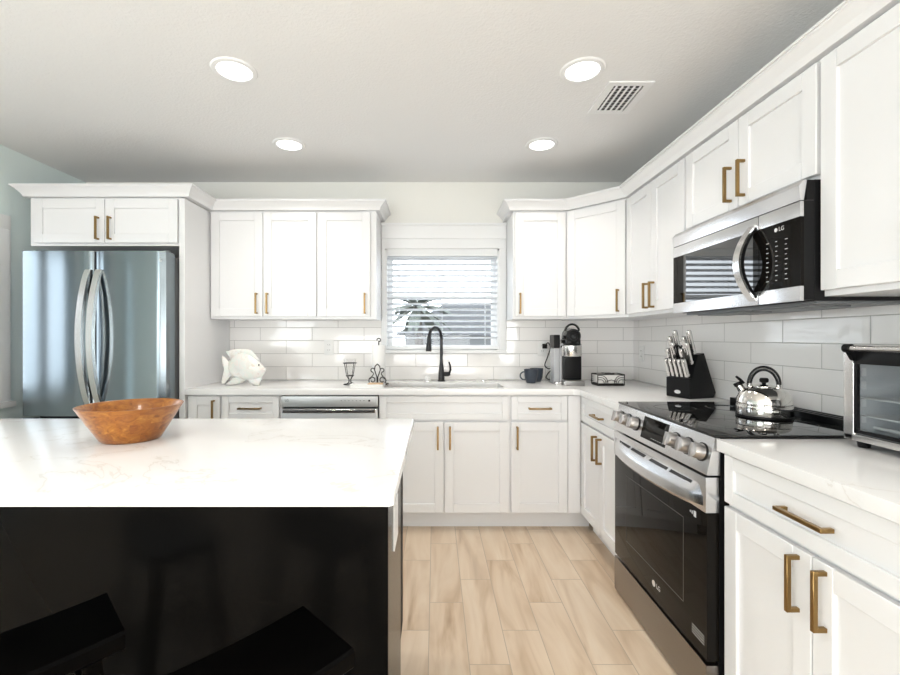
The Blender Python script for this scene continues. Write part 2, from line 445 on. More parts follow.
# ------------------------------------------------------------------ room
XR, XL, YB, YF, ZC = 1.54, -2.70, 3.48, -4.0, 2.44
WX0, WX1, WZ0, WZ1 = -0.385, 0.495, 1.145, 1.925      # opening over the sink
LY0, LY1, LZ0, LZ1 = 1.93, 2.76, 0.86, 1.92           # opening in the left wall
struct('floor', MB().box(XL - .1, XR + .1, YF - .1, YB + .1, -.1, 0), 'floor', 'pale wood-look plank tile floor', 'floor')
struct('ceiling', MB().box(XL - .1, XR + .1, YF - .1, YB + .1, ZC, ZC + .1), 'ceil', 'light grey textured ceiling', 'ceiling')
w = MB(); w.prism([(XL - .1, 0), (XR + .1, 0), (XR + .1, ZC), (XL - .1, ZC)], YB, YB + .12, 'y', holes=[[(WX0, WZ0), (WX1, WZ0), (WX1, WZ1), (WX0, WZ1)]])
struct('wall_back', w, 'wall', 'pale wall behind the sink run', 'wall')
struct('wall_right', MB().box(XR, XR + .12, YF, YB, 0, ZC), 'wall', 'pale wall behind the range', 'wall')
w = MB(); w.prism([(YF, 0), (YB, 0), (YB, ZC), (YF, ZC)], XL - .12, XL, 'x', holes=[[(LY0, LZ0), (LY1, LZ0), (LY1, LZ1), (LY0, LZ1)], [(1.38, .30), (1.52, .30), (1.52, LZ1), (1.38, LZ1)]])
struct('wall_left', w, 'wall_daylit', 'pale wall beside the refrigerator, tinted to show cool daylight', 'wall')
struct('wall_front', MB().box(XL, XR, YF - .12, YF, 0, ZC), 'wall', 'plain wall opposite the sink', 'wall')
# glossy tile on the back and right walls
t = MB(); e = 0.008
t.box(-1.583, -0.414, YB - e, YB, .914, 1.40).box(-0.414, 0.552, YB - e, YB, .914, 1.118).box(0.552, XR, YB - e, YB, .914, 1.40)
struct('backsplash_wall_panel', t, 'tile_back', 'glossy white subway tile on the sink wall', 'backsplash')
struct('backsplash_wall_panel', MB().box(XR - e, XR, 0.70, YB - e, .914, 1.46), 'tile_right', 'glossy white subway tile behind the range', 'backsplash')

# window over the sink: casing, header, sill, sashes, panes
win = thing('window_1', (0.055, YB, WZ0), 'white cased double-hung window over the sink', 'window'); win['kind'] = 'structure'
c = MB(); c.box(-0.412, WX0, YB - .018, YB, 1.13, 1.93, .003).box(WX1, 0.548, YB - .018, YB, 1.13, 1.93, .003)
c.box(-0.412, 0.548, YB - .020, YB, 1.925, 1.998, .003)
c.build('casing', 'trim', win)
h = MB(); h.box(-0.412, 0.548, YB - .032, YB, 1.998, 2.100, .003).box(-0.412, 0.548, YB - .046, YB, 2.100, 2.116, .004)
h.build('header', 'trim', win)
MB().box(-0.412, 0.548, YB - .045, YB + .08, 1.118, 1.145, .004).build('sill', 'trim', win)
j = MB(); j.box(WX0, WX0 + .012, YB, YB + .12, WZ0, WZ1).box(WX1 - .012, WX1, YB, YB + .12, WZ0, WZ1).box(WX0, WX1, YB, YB + .12, WZ1 - .012, WZ1)
j.build('jamb', 'trim', win)
for nm, z0, z1, yy in (('lower_sash', WZ0, 1.575, .082), ('upper_sash', 1.545, WZ1 - .012, .104)):
    s_ = MB(); s_.box(WX0 + .012, WX0 + .050, YB + yy, YB + yy + .02, z0, z1).box(WX1 - .050, WX1 - .012, YB + yy, YB + yy + .02, z0, z1)
    s_.box(WX0 + .05, WX1 - .05, YB + yy, YB + yy + .02, z0, z0 + .035).box(WX0 + .05, WX1 - .05, YB + yy, YB + yy + .02, z1 - .035, z1)
    so = s_.build(nm, 'trim', win)
    MB().box(WX0 + .045, WX1 - .045, YB + yy + .008, YB + yy + .011, z0 + .03, z1 - .03).build('pane', 'wpane', so)

# window in the left wall, only its casing edge shows
w2 = thing('window_2', (XL, (LY0 + LY1) / 2, LZ0), 'white cased window beside the refrigerator', 'window'); w2['kind'] = 'structure'
c = MB(); c.box(XL, XL + .018, LY1, LY1 + .085, LZ0 - .05, LZ1 + .05, .003).box(XL, XL + .018, LY0 - .085, LY0, LZ0 - .05, LZ1 + .05, .003).box(XL, XL + .020, LY0 - .085, LY1 + .085, LZ1, LZ1 + .085, .003)
c.build('casing', 'trim', w2)
MB().box(XL - .08, XL + .045, LY0 - .1, LY1 + .095, LZ0 - .055, LZ0 - .02, .004).build('sill', 'trim', w2)
s_ = MB(); s_.box(XL - .09, XL - .06, LY0, LY0 + .05, LZ0, LZ1).box(XL - .09, XL - .06, LY1 - .05, LY1, LZ0, LZ1).box(XL - .09, XL - .06, LY0, LY1, LZ0 - .02, LZ0 + .05).box(XL - .09, XL - .06, LY0, LY1, LZ1 - .05, LZ1).box(XL - .09, XL - .06, 2.27, 2.36, LZ0, LZ1)
so = s_.build('sash', 'trim', w2)
MB().box(XL - .078, XL - .075, LY0 + .04, LY1 - .04, LZ0 + .04, LZ1 - .04).build('pane', 'wpane', so)

w3 = thing('window_3', (XL, 1.45, .30), 'narrow white-framed side light further along the wall beside the refrigerator', 'window'); w3['kind'] = 'structure'
MB().prism([(1.32, .24), (1.58, .24), (1.58, LZ1 + .06), (1.32, LZ1 + .06)], XL, XL + .018, 'x', holes=[[(1.38, .30), (1.52, .30), (1.52, LZ1), (1.38, LZ1)]]).build('casing', 'trim', w3)
MB().box(XL - .078, XL - .075, 1.38, 1.52, .30, LZ1).build('pane', 'wpane', w3)
w2b = MB(); zz = LZ1 - .06
while zz > LZ0 + .04:
    w2b.box(-.022, .022, LY0 + .01, LY1 - .01, -.0012, .0012, T=Matrix.Translation((XL - .030, 0, zz)) @ Matrix.Rotation(math.radians(18), 4, 'Y'))
    zz -= .042
w2b.build('added_slats', 'slat', w2)  # unseen slats, added to dim this window as the refrigerator reflects it
# unseen frames and panes added on solid walls behind the fill lights
for nm, lb, ct, ax, w0, w1, pu, pz in (('added_frame_1', 'wide white frame and pane added behind a fill light opposite the sink', 'door', 'y', YF, YF + .05, (-2.35, .85), (.15, 2.15)),
        ('added_frame_2', 'white frame and pane added behind a fill light on the refrigerator-side wall', 'door', 'x', XL, XL + .02, (-2.70, -.50), (.10, 2.20)),
        ('added_frame_3', 'white frame and pane added behind a fill light on the range-side wall', 'window', 'x', XR - .02, XR, (-3.0, -1.4), (.75, 2.05))):
    (a, b), (c_, d_) = pu, pz; m_ = .07
    rt = thing(nm, (0, 0, 0), lb, ct); rt['kind'] = 'structure'
    MB().prism([(a - m_, c_ - m_), (b + m_, c_ - m_), (b + m_, d_ + m_), (a - m_, d_ + m_)], w0, w1, ax, holes=[[(a, c_), (b, c_), (b, d_), (a, d_)]]).build('frame', 'trim', rt)
    pm = MB(); q0, q1 = (w0 + .001, w0 + .006)
    pm.prism([(a, c_), (b, c_), (b, d_), (a, d_)], q0, q1, ax).build('pane', 'wpane', rt)
# blind over the sink
bl = thing('window_blind', (0.055, YB + .035, WZ1), 'white slatted window blind, lowered and open, over the sink', 'blind')
MB().box(WX0 + .014, WX1 - .014, YB - .004, YB + .050, WZ1 - .055, WZ1 - .012, .003).build('head_rail', 'trim', bl)
s_ = MB(); zz = WZ1 - .075
while zz > WZ0 + .05:
    s_.box(-0.434, 0.434, -.025, .025, -.0014, .0014, .001, 1, T=Matrix.Translation((0.055, YB + .024, zz)) @ Matrix.Rotation(math.radians(-14), 4, 'X'))
    zz -= .0437
s_.build('slats', 'slat', bl)
MB().box(WX0 + .015, WX1 - .015, YB + .000, YB + .048, WZ0 + .004, WZ0 + .028, .003).build('bottom_rail', 'trim', bl)
cds = MB()
for x in (-0.28, 0.055, 0.39):
    for yy in (-.003, .051): cds.cyl((x, YB + yy, WZ0 + .02), (x, YB + yy, WZ1 - .02), .0011, 6)
cds.build('ladder_cords', 'slat', bl)

# ------------------------------------------------------------------ cabinets
FB = frame((0, 2.89, 0), (1, 0, 0), (0, -1, 0))        # base fronts of the sink run: local x = X
FR = frame((0.95, 0, 0), (0, -1, 0), (-1, 0, 0))       # base fronts of the range run: local x = -Y
UB = frame((0, 3.175, 0), (1, 0, 0), (0, -1, 0))
UR = frame((1.235, 0, 0), (0, -1, 0), (-1, 0, 0))
UC = frame((0.93, 3.175, 0), (1, -1, 0), (-1, -1, 0))
UF = frame((0, 2.87, 0), (1, 0, 0), (0, -1, 0))


def shaker(F, u0, u1, z0, z1, n0=0.001, t=0.020, stile=0.057, rec=0.010):
    m = MB(F); b = .0018
    m.box(u0, u0 + stile, n0, n0 + t, z0, z1, b, 1).box(u1 - stile, u1, n0, n0 + t, z0, z1, b, 1)
    m.box(u0 + stile, u1 - stile, n0, n0 + t, z0, z0 + stile, b, 1).box(u0 + stile, u1 - stile, n0, n0 + t, z1 - stile, z1, b, 1)
    m.box(u0 + stile - .004, u1 - stile + .004, n0, n0 + t - rec, z0 + stile - .004, z1 - stile + .004)
    return m


def pull(F, u, z, L, vert, parent, n0=0.021, mat='brass'):
    m = MB(F); w = .0055; h = L / 2
    if vert:
        m.box(u - w, u + w, n0 + .022, n0 + .034, z - h, z + h, .0012, 1)
        for q in (z - h, z + h - .011): m.box(u - w, u + w, n0, n0 + .024, q, q + .011, .0012, 1)
    else:
        m.box(u - h, u + h, n0 + .022, n0 + .034, z - w, z + w, .0012, 1)
        for q in (u - h, u + h - .011): m.box(q, q + .011, n0, n0 + .024, z - w, z + w, .0012, 1)
    return m.build('handle', mat, parent)


def cabinet(name, label, F, u0, u1, z0, z1, depth, fronts, toe=False, carcass_top=None, carcass_z0=None, group=None):
    """fronts: (kind, u0, u1, z0, z1, handle or None); handle = (u, z, length, vertical)"""
    p = F @ Vector(((u0 + u1) / 2, -depth / 2, 0)); rt = thing(name, (p.x, p.y, z0 if not toe else 0.0), label, 'cabinet', group)
    zb = carcass_z0 if carcass_z0 is not None else (0.115 if toe else z0)
    m = MB(F); m.box(u0, u1, -depth, 0, zb, carcass_top or z1)
    if carcass_top: m.box(u0, u1, -.02, 0, carcass_top, z1)
    m.build('carcass', 'cab', rt)
    if toe: MB(F).box(u0, u1, -depth, -.065, 0.0, 0.115).build('toe_kick', 'cab', rt)
    for kd, a, b, c, d, hd in fronts:
        st = .057 if (d - c) > .2 else .042
        o = shaker(F, a, b, c, d, stile=st).build(kd, 'cab', rt)
        if hd: pull(F, *hd, o)
    return rt


WALLG = 'white shaker wall cabinets'; BASEG = 'white shaker base cabinets'
Z0, Z1 = 1.37, 2.13; D0, D1 = 1.388, 2.117
UD = .3045
c_fr = thing('refrigerator_cabinet', (-2.08, 3.18, 1.80), 'white two-door cabinet over the refrigerator', 'cabinet', WALLG)
MB(UF).box(-2.578, -1.6215, -.609, 0, 1.824, Z1).build('carcass', 'cab', c_fr)
tag(MB().box(-1.621, -1.584, 2.85, YB - .001, 0.0, Z1 - .009, .002, 1).build('refrigerator_end_panel', 'cab'), 'tall white panel standing between the refrigerator and the counter', 'panel')
o = shaker(UF, -2.545, -2.094, 1.840, D1).build('door', 'cab', c_fr); pull(UF, -2.130, 1.930, .145, True, o)
o = shaker(UF, -2.090, -1.632, 1.840, D1).build('door', 'cab', c_fr); pull(UF, -2.052, 1.930, .145, True, o)
c_w1 = cabinet('wall_cabinet', 'white two-door wall cabinet beside the refrigerator side panel', UB, -1.583, -.826, Z0, Z1, UD,
    [('door', -1.570, -1.209, D0, D1, (-1.248, 1.478, .145, True)), ('door', -1.205, -.834, D0, D1, (-1.172, 1.478, .145, True))], group=WALLG)
c_w2 = cabinet('wall_cabinet', 'white single-door wall cabinet on the refrigerator side of the window', UB, -.826, -.414, Z0, Z1, UD,
    [('door', -.818, -.455, D0, D1, (-.490, 1.478, .145, True))], group=WALLG)
c_w3 = cabinet('wall_cabinet', 'white narrow wall cabinet above the mugs, beside the window', UB, .55, .93, Z0, Z1, UD,
    [('door', .562, .916, D0, D1, (.594, 1.478, .145, True))], group=WALLG)
c_w4 = thing('wall_cabinet', (1.27, 3.21, Z0), 'white diagonal corner wall cabinet above the coffee machine', 'cabinet', WALLG)
MB().prism([(.93, YB), (XR, YB), (XR, 2.87), (1.235, 2.87), (.93, 3.175)], Z0, Z1).build('carcass', 'cab', c_w4)
o = shaker(UC, .014, .418, D0, D1).build('door', 'cab', c_w4); pull(UC, .375, 1.478, .145, True, o)
c_w5 = cabinet('wall_cabinet', 'white two-door wall cabinet above the knife block', UR, -2.87, -2.19, Z0, Z1, UD,
    [('door', -2.852, -2.532, D0, D1, (-2.566, 1.478, .145, True)), ('door', -2.528, -2.198, D0, D1, (-2.494, 1.478, .145, True))], group=WALLG)
c_w6 = cabinet('wall_cabinet', 'white short two-door wall cabinet on top of the microwave', UR, -2.19, -1.426, 1.745, Z1, UD,
    [('door', -2.180, -1.805, 1.762, D1, (-1.845, 1.866, .145, True)), ('door', -1.801, -1.434, 1.762, D1, (-1.765, 1.866, .145, True))], group=WALLG)
c_w7 = cabinet('wall_cabinet', 'white tall wall cabinet above the toaster oven', UR, -1.426, -.76, Z0, Z1, UD,
    [('door', -1.418, -1.092, D0, D1, (-1.125, 1.478, .145, True)), ('door', -1.088, -.768, D0, D1, (-1.055, 1.478, .145, True))], group=WALLG)

CP = [(.020, 0), (.026, 0), (.030, .010), (.036, .022), (.050, .038), (.060, .048), (.066, .052), (.066, .058), (.073, .058), (.073, .066), (-.01, .066), (-.01, .0)]


def crown(path, name, label):
    pts = [Vector(p) for p in path]
    nr = []
    for a, b in zip(pts, pts[1:]):
        d = (b - a).normalized(); nr.append(Vector((d.y, -d.x)))
    s2 = []
    for i, p0 in enumerate(pts):
        if i == 0: mt = nr[0]
        elif i == len(pts) - 1: mt = nr[-1]
        else: mt = (nr[i - 1] + nr[i]) / (1 + nr[i - 1].dot(nr[i]))
        s2.append([(p0.x + mt.x * p, p0.y + mt.y * p, 2.131 + z) for p, z in CP])
    tag(MB().strip(s2).build(name, 'cab', None, smooth=False), label, 'crown molding', kind='structure')


# travel so that the room lies on the right-hand side
crown([(-2.578, YB), (-2.578, 2.87), (-1.583, 2.87), (-1.583, 3.175), (-.414, 3.175), (-.414, YB)], 'trim_1', 'white crown molding stepping over the refrigerator and the cabinets beside it')
crown([(.55, YB), (.55, 3.175), (.93, 3.175), (1.235, 2.87), (1.235, .76), (XR, .76)], 'trim_2', 'white crown molding turning the corner above the microwave cabinets')

BD = .589
DT, DB, RT, RB = .700, .122, .866, .714
cabinet('base_cabinet', 'white narrow base cabinet beside the refrigerator panel', FB, -1.583, -1.368, 0, .876, BD,
    [('door', -1.575, -1.374, DB, RT, (-1.408, .770, .145, True))], toe=True, group=BASEG)
cabinet('base_cabinet', 'white drawer base cabinet beside the dishwasher', FB, -1.368, -.985, 0, .876, BD,
    [('drawer', -1.358, -.995, RB, RT, (-1.177, .790, .145, False)), ('door', -1.358, -.995, DB, DT, (-1.03, .60, .145, True))], toe=True, group=BASEG)
cabinet('base_cabinet', 'white sink base cabinet with two doors under a false drawer front', FB, -.360, .478, 0, .876, BD,
    [('false_front', -.350, .470, RB, RT, None), ('door', -.350, .055, DB, DT, (.018, .602, .145, True)), ('door', .060, .470, DB, DT, (.095, .602, .145, True))],
    toe=True, carcass_top=.62, group=BASEG)
cb = cabinet('base_cabinet', 'white base cabinet with one drawer and one door below the mugs', FB, .478, .93, 0, .876, BD,
    [('drawer', .486, .846, RB, RT, (.667, .789, .145, False)), ('door', .486, .846, DB, DT, (.522, .602, .145, True))], toe=True, group=BASEG)
MB(FB).box(.850, .930, 0, .018, .118, .868, .001, 1).build('filler', 'cab', cb)
MB(FB).box(.9305, 1.012, -.110, -.065, 0, .1145).build('toe_return', 'cab', cb)
cb = cabinet('base_cabinet', 'white base cabinet between the corner and the range', FR, -2.89, -2.225, 0, .876, BD,
    [('drawer', -2.862, -2.235, RB, RT, (-2.548, .789, .145, False)), ('door', -2.862, -2.550, DB, DT, (-2.585, .602, .145, True)), ('door', -2.546, -2.235, DB, DT, (-2.512, .602, .145, True))],
    toe=True, group=BASEG)
cabinet('base_cabinet', 'white base cabinet under the toaster oven', FR, -1.452, -.76, 0, .876, BD,
    [('drawer', -1.446, -.768, RB, RT, (-1.120, .789, .150, False)), ('door', -1.446, -1.112, DB, DT, (-1.150, .612, .145, True)), ('door', -1.108, -.768, DB, DT, (-1.070, .612, .145, True))],
    toe=True, group=BASEG)

# ------------------------------------------------------------------ worktops
t = MB(); t.prism([(-1.583, YB - e), (XR - e, YB - e), (XR - e, 2.222), (.905, 2.222), (.905, 2.815), (.875, 2.845), (-1.583, 2.845)], .876, .914, 'z', bev=.0025,
                  holes=[[(-.345, 2.945), (.455, 2.945), (.455, 3.285), (-.345, 3.285)]])
tag(t.build('countertop', 'quartz'), 'white quartz L-shaped countertop around the sink and corner', 'countertop')
t = MB(); t.box(.905, XR - e, .76, 1.447, .876, .914, .0025)
tag(t.build('countertop', 'quartz'), 'white quartz countertop under the toaster oven', 'countertop')

# ------------------------------------------------------------------ sink and faucet
sk = thing('kitchen_sink', (.055, 3.1, .68), 'stainless double-bowl undermount sink under the window', 'sink')
for x0, x1 in ((-.342, .062), (.076, .452)):
    b = MB(); y0, y1, zt, zb, q = 2.948, 3.282, .8755, .69, .003
    b.box(x0, x0 + q, y0, y1, zb, zt).box(x1 - q, x1, y0, y1, zb, zt).box(x0, x1, y0, y0 + q, zb, zt).box(x0, x1, y1 - q, y1, zb, zt).box(x0, x1, y0, y1, zb, zb + q)
    bo = b.build('bowl', 'satin_steel', sk)
    MB().lathe([(0, .0035), (.03, .0035), (.042, .006), (.045, .003)], ((x0 + x1) / 2, 3.14, zb + .001), 24).build('drain', 'chrome', bo)
MB().box(.062, .076, 2.948, 3.282, .80, .862, .004).build('divider', 'satin_steel', sk)

fc = thing('faucet', (.048, 3.36, .914), 'matte black gooseneck pull-down faucet behind the sink', 'faucet')
MB().lathe([(0, 0), (.027, 0), (.027, .008), (.024, .012), (.022, .06), (.019, .085), (.014, .125), (.0125, .16), (0, .16)], (.048, 3.36, .914), 28).build('body', 'black_metal', fc)
pth = [(.048, 3.36, 1.05), (.048, 3.36, 1.18)]
dx, dy = -.58, -.81; R = .078
for k in range(0, 13):
    a = PI * k / 12 * .98
    pth.append((.048 + dx * R * (1 - math.cos(a)), 3.36 + dy * R * (1 - math.cos(a)), 1.235 + R * math.sin(a)))
MB().tube(pth, .0115, 14).build('spout', 'black_metal', fc)
ex, ey, ez = pth[-1]
MB().tube([(ex, ey, ez + .012), (ex, ey, ez - .02), (ex + dx * .004, ey + dy * .004, ez - .07), (ex + dx * .006, ey + dy * .006, ez - .10)], [.0135, .015, .0205, .021], 18).build('spray_head', 'black_metal', fc)
hn = MB().tube([(.062, 3.36, .967), (.098, 3.36, .967), (.112, 3.36, .972)], [.017, .017, .013], 16)
hn.tube([(.105, 3.36, .970), (.116, 3.352, 1.00), (.112, 3.346, 1.035), (.104, 3.344, 1.058)], [.009, .0075, .0065, .0055], 12)
hn.build('lever', 'black_metal', fc)
dp = thing('air_gap_cap', (-.055, 3.375, .914), 'small pale dome cap on the counter behind the sink', 'cap')
MB().lathe([(0, 0), (.036, 0), (.036, .004), (.0, .004)], (-.055, 3.375, .914), 24).build('base', 'satin_steel', dp)
MB().lathe([(.022, .004), (.022, .024), (.016, .036), (0, .040)], (-.055, 3.375, .914), 24).build('dome', 'plate', dp)
tag(MB().lathe([(0, 0), (.045, 0), (.047, .004), (.044, .008), (0, .008)], (.355, 3.375, .914), 28).build('sink_stopper', 'satin_steel'), 'flat round steel sink stopper lying behind the sink', 'sink stopper')

# ------------------------------------------------------------------ dishwasher
dw = thing('dishwasher', (-.672, 3.17, 0), 'stainless dishwasher beside the sink base cabinet', 'dishwasher')
x0, x1 = -.978, -.366
MB().box(x0, x1, 2.90, 3.46, .05, .868).build('tub', 'grey_metal', dw)
MB().box(x0, x1, 2.868, 2.90, .12, .784, .004).build('door', 'steel_x', dw)
cp = MB().box(x0, x1, 2.868, 2.90, .798, .864, .003).build('control_panel', 'steel_x', dw)
k = MB()
for i in range(7): k.box(-.60 + i * .024, -.594 + i * .024, 2.8672, 2.8690, .836, .839)
k.build('indicator_marks', 'black_plastic', cp)
MB().box(-.425, -.413, 2.8668, 2.8690, .832, .843).build('power_button', 'black_plastic', cp)
lg = MB(frame((-.945, 2.868, .838), (1, 0, 0), (0, -1, 0))); lg.text('LG', .020, I4); lg.build('lettering', 'black_plastic', cp)
MB().box(x0 + .01, x1 - .01, 2.888, 2.899, .7845, .7975).build('pocket', 'gasket', dw)
hb = MB().box(x0 + .012, x1 - .012, 2.842, 2.856, .762, .785, .005, 3)
for q in (x0 + .03, x1 - .05): hb.box(q, q + .02, 2.850, 2.870, .765, .782)
hb.build('handle', 'satin_steel', dw)
MB().box(x0, x1, 2.95, 2.97, 0, .115).build('toe_panel', 'black_plastic', dw)

# ------------------------------------------------------------------ refrigerator
rf = thing('refrigerator', (-2.055, 3.1, 0), 'stainless french-door refrigerator left of the sink run', 'refrigerator')
MB().box(-2.488, -1.632, 2.835, 3.44, .03, 1.745, .004).build('body', 'grey_metal', rf)
def bowed(x0, x1, z0, z1, yf, yb, bulge=.010):
    n = 14; s2 = []
    top = []
    for i in range(n + 1):
        f = i / n; x = x0 + (x1 - x0) * f
        r = .009; d = min(f, 1 - f) * (x1 - x0); edge = 0 if d > r else r - math.sqrt(max(0, r * r - (r - d) ** 2))
        top.append((x, yf - bulge * math.sin(PI * f) + edge))
    prof = [(x0, yb)] + top + [(x1, yb)]
    return MB().prism(prof, z0, z1, 'z')
for nm, a, b in (('door', -2.502, -2.0660), ('door', -2.0580, -1.632)):
    do = bowed(a, b, .765, 1.763, 2.722, 2.822).build(nm, 'fridge', rf)
    hx = -2.092 if a < -2.4 else -2.028
    n = 24; secs = []
    for i in range(n + 1):
        f = i / n; z = .835 + f * .815; out = .078 * math.sin(PI * f) ** .75 + .002
        yy = 2.712 - out; tk = .013 + .010 * math.sin(PI * f)
        secs.append([(hx - .017, yy, z), (hx + .017, yy, z), (hx + .017, yy + tk + .006, z), (hx - .017, yy + tk + .006, z)])
    MB().strip(secs).build('handle', 'satin_steel', do)
    MB().cyl(((a + b) / 2 + (.18 if a > -2.4 else -.18), 2.80, 1.763), ((a + b) / 2 + (.18 if a > -2.4 else -.18), 2.80, 1.780), .018).build('hinge_cap', 'grey_metal', do)
    if a > -2.4:
        FL = frame((-1.700, 2.7195, 1.708), (1, 0, 0), (0, -1, 0))
        lg = MB(FL); lg.lathe([(0, 0), (.0135, 0), (.0135, .001), (0, .001)], (0, 0, 0), 24, T=Matrix.Rotation(-PI / 2, 4, 'X')).text('LG', .026, Matrix.Translation((.036, 0, 0)))
        lg.build('logo', 'logo', do)
MB().box(-2.0655, -2.0585, 2.727, 2.83, .765, 1.76).build('gasket', 'gasket', rf)
do = bowed(-2.502, -1.632, .07, .752, 2.722, 2.822).build('freezer_drawer', 'fridge', rf)
MB().tube([(-2.42, 2.722, .69), (-2.38, 2.672, .69), (-1.74, 2.672, .69), (-1.70, 2.722, .69)], .012, 10).build('handle', 'satin_steel', do)
MB().box(-2.47, -1.65, 2.86, 2.9, 0, .03).build('foot_grille', 'gasket', rf)

# ------------------------------------------------------------------ range
RY0, RY1 = 1.463, 2.212
rg = thing('range', (1.2, (RY0 + RY1) / 2, 0), 'stainless slide-in electric range with black glass door under the microwave', 'range')
MB().box(.925, 1.50, RY0, RY1, .02, .905).build('body', 'black_plastic', rg)
ct = MB().box(.905, 1.455, RY0 - .010, RY1 + .010, .9145, .924, .003).build('cooktop', 'cooktop', rg)
for cx, cy, r in ((1.08, 1.65, .105), (1.08, 2.03, .085), (1.32, 1.66, .075), (1.32, 2.03, .09)):
    for q in (r,): MB().lathe([(q, .0), (q, .0004), (q - .002, .0004), (q - .002, 0)], (cx, cy, .924), 48).build('burner_ring', 'burner', ct)
vt = MB().box(1.455, 1.530, RY0 - .010, RY1 + .010, .9145, .946, .004)
for i in range(2): vt.box(1.468 + i * .03, 1.482 + i * .03, RY0 + .04, RY1 - .04, .944, .949, .001)
vt.build('rear_vent', 'black_plastic', rg)
# sloped control panel
cpn = MB().prism([(.925, .914), (.908, .914), (.882, .800), (.882, .792), (.925, .792)], RY0 - .004, RY1 + .004, 'y', bev=.002).build('control_panel', 'steel', rg)
sl = Vector((.908 - .882, 0, .914 - .800)).normalized(); nrm = Vector((-sl.z, 0, sl.x))
def on_panel(y, f): return Vector((.882 + (.908 - .882) * f, y, .800 + .114 * f))
for y in (1.508, 1.592, 1.676, 2.000, 2.084, 2.166):
    c0 = on_panel(y, .50)
    kb = MB(); kb.tube([c0, c0 + nrm * .004], .031, 28)
    ko = kb.build('knob_ring', 'black_plastic', cpn)
    kn = MB(); kn.tube([c0 + nrm * .004, c0 + nrm * .012, c0 + nrm * .030, c0 + nrm * .034], [.028, .026, .0245, .022], 28)
    T = Matrix.Translation(c0 + nrm * .034) @ Matrix(((nrm.x, 0, sl.x, 0), (0, 1, 0, 0), (nrm.z, 0, sl.z, 0), (0, 0, 0, 1)))
    kn.box(-.002, .008, -.006, .006, -.024, .024, .002, 2, T=T)
    kn.build('knob', 'knob_steel', cpn)
d0 = MB(); a0, a1 = on_panel(0, .12), on_panel(0, .90)
d0.prism([(a0.x - .0008, a0.z), (a1.x - .0008, a1.z), (a1.x + .004, a1.z), (a0.x + .004, a0.z)], 1.735, 1.940, 'y')
dsp = d0.build('display', 'black_glass', cpn)
mk = MB()
for i in range(6):
    for k2 in range(1):
        q = on_panel(1.752 + i * .018, .22 + .17 * k2); mk.box(q.x - .0016, q.x - .0004, q.y, q.y + .007, q.z - .001, q.z + .001)
mk.build('markings', 'print', dsp)
# door
dr = MB().box(.884, .924, RY0, RY1, .185, .668, .003).build('door', 'black_glass', rg)
tb = MB().box(.880, .924, RY0, RY1, .6685, .784, .003).build('door_rail', 'steel', dr)
n = 26; secs = []
for i in range(n + 1):
    f = i / n; y = RY0 + .012 + f * (RY1 - RY0 - .024); o2 = .052 * (math.sin(PI * f) ** .6)
    x = .881 - o2
    secs.append([(.8815, y, .674), (x + .010, y, .676), (x, y, .688), (x, y, .716), (x + .004, y, .726), (.8815, y, .758)])
MB().strip(secs).build('handle', 'steel', dr)
for a, b in ((1.535, 1.665), (1.685, 1.815), (1.86, 1.99), (2.01, 2.14)):
    s2 = []
    for k in range(7):
        y = a + (b - a) * k / 6; f = (y - RY0 - .012) / (RY1 - RY0 - .024); x = .881 - .052 * (math.sin(PI * f) ** .6) + .004
        P = lambda q, up: (.8815 + (x - .8815) * q, y, .758 + (.726 - .758) * q + up)
        s2.append([P(.18, -.001), P(.42, -.001), P(.42, .0008), P(.18, .0008)])
    MB().strip(s2).build('vent_slot', 'gasket', dr)
wf = MB()
for (y0, y1, z0, z1) in ((1.60, 2.08, .300, .3025), (1.60, 2.08, .600, .6025), (1.60, 1.6025, .300, .6025), (2.0775, 2.08, .300, .6025)): wf.box(.8833, .8841, y0, y1, z0, z1)
wf.build('window_border', pbr('door_window_border', (0.07, 0.065, 0.06), .3), dr)
lg = MB(frame((.8838, 1.80, .247), (0, -1, 0), (-1, 0, 0)))
lg.lathe([(0, 0), (.0125, 0), (.0125, .001), (0, .001)], (-.018, 0, 0), 24, T=Matrix.Rotation(-PI / 2, 4, 'X')).text('LG', .026, Matrix.Translation((.018, 0, 0)))
lg.build('logo', 'logo', dr)
stk = MB(frame((.8838, 1.512, .245), (0, -1, 0), (-1, 0, 0)))
for i in range(4): stk.box(-.035, .035, 0, .0006, -.016 + i * .009, -.012 + i * .009)
stk.build('sticker', pbr('grey_sticker', (0.30, 0.29, 0.28), .5), dr)
st2 = MB(frame((.8838, 1.545, .640), (0, -1, 0), (-1, 0, 0))); st2.box(.008, .022, 0, .0007, -.010, .010).box(-.004, .002, 0, .0007, -.005, .006).box(-.014, -.010, 0, .0007, -.003, .004)
st2.build('badge', 'print', dr)
MB().box(.882, .924, RY0, RY1, .012, .172, .004).build('storage_drawer', 'drawer_steel', rg)
MB().box(.96, 1.48, RY0 + .02, RY1 - .02, 0, .02).build('plinth', 'black_plastic', rg)

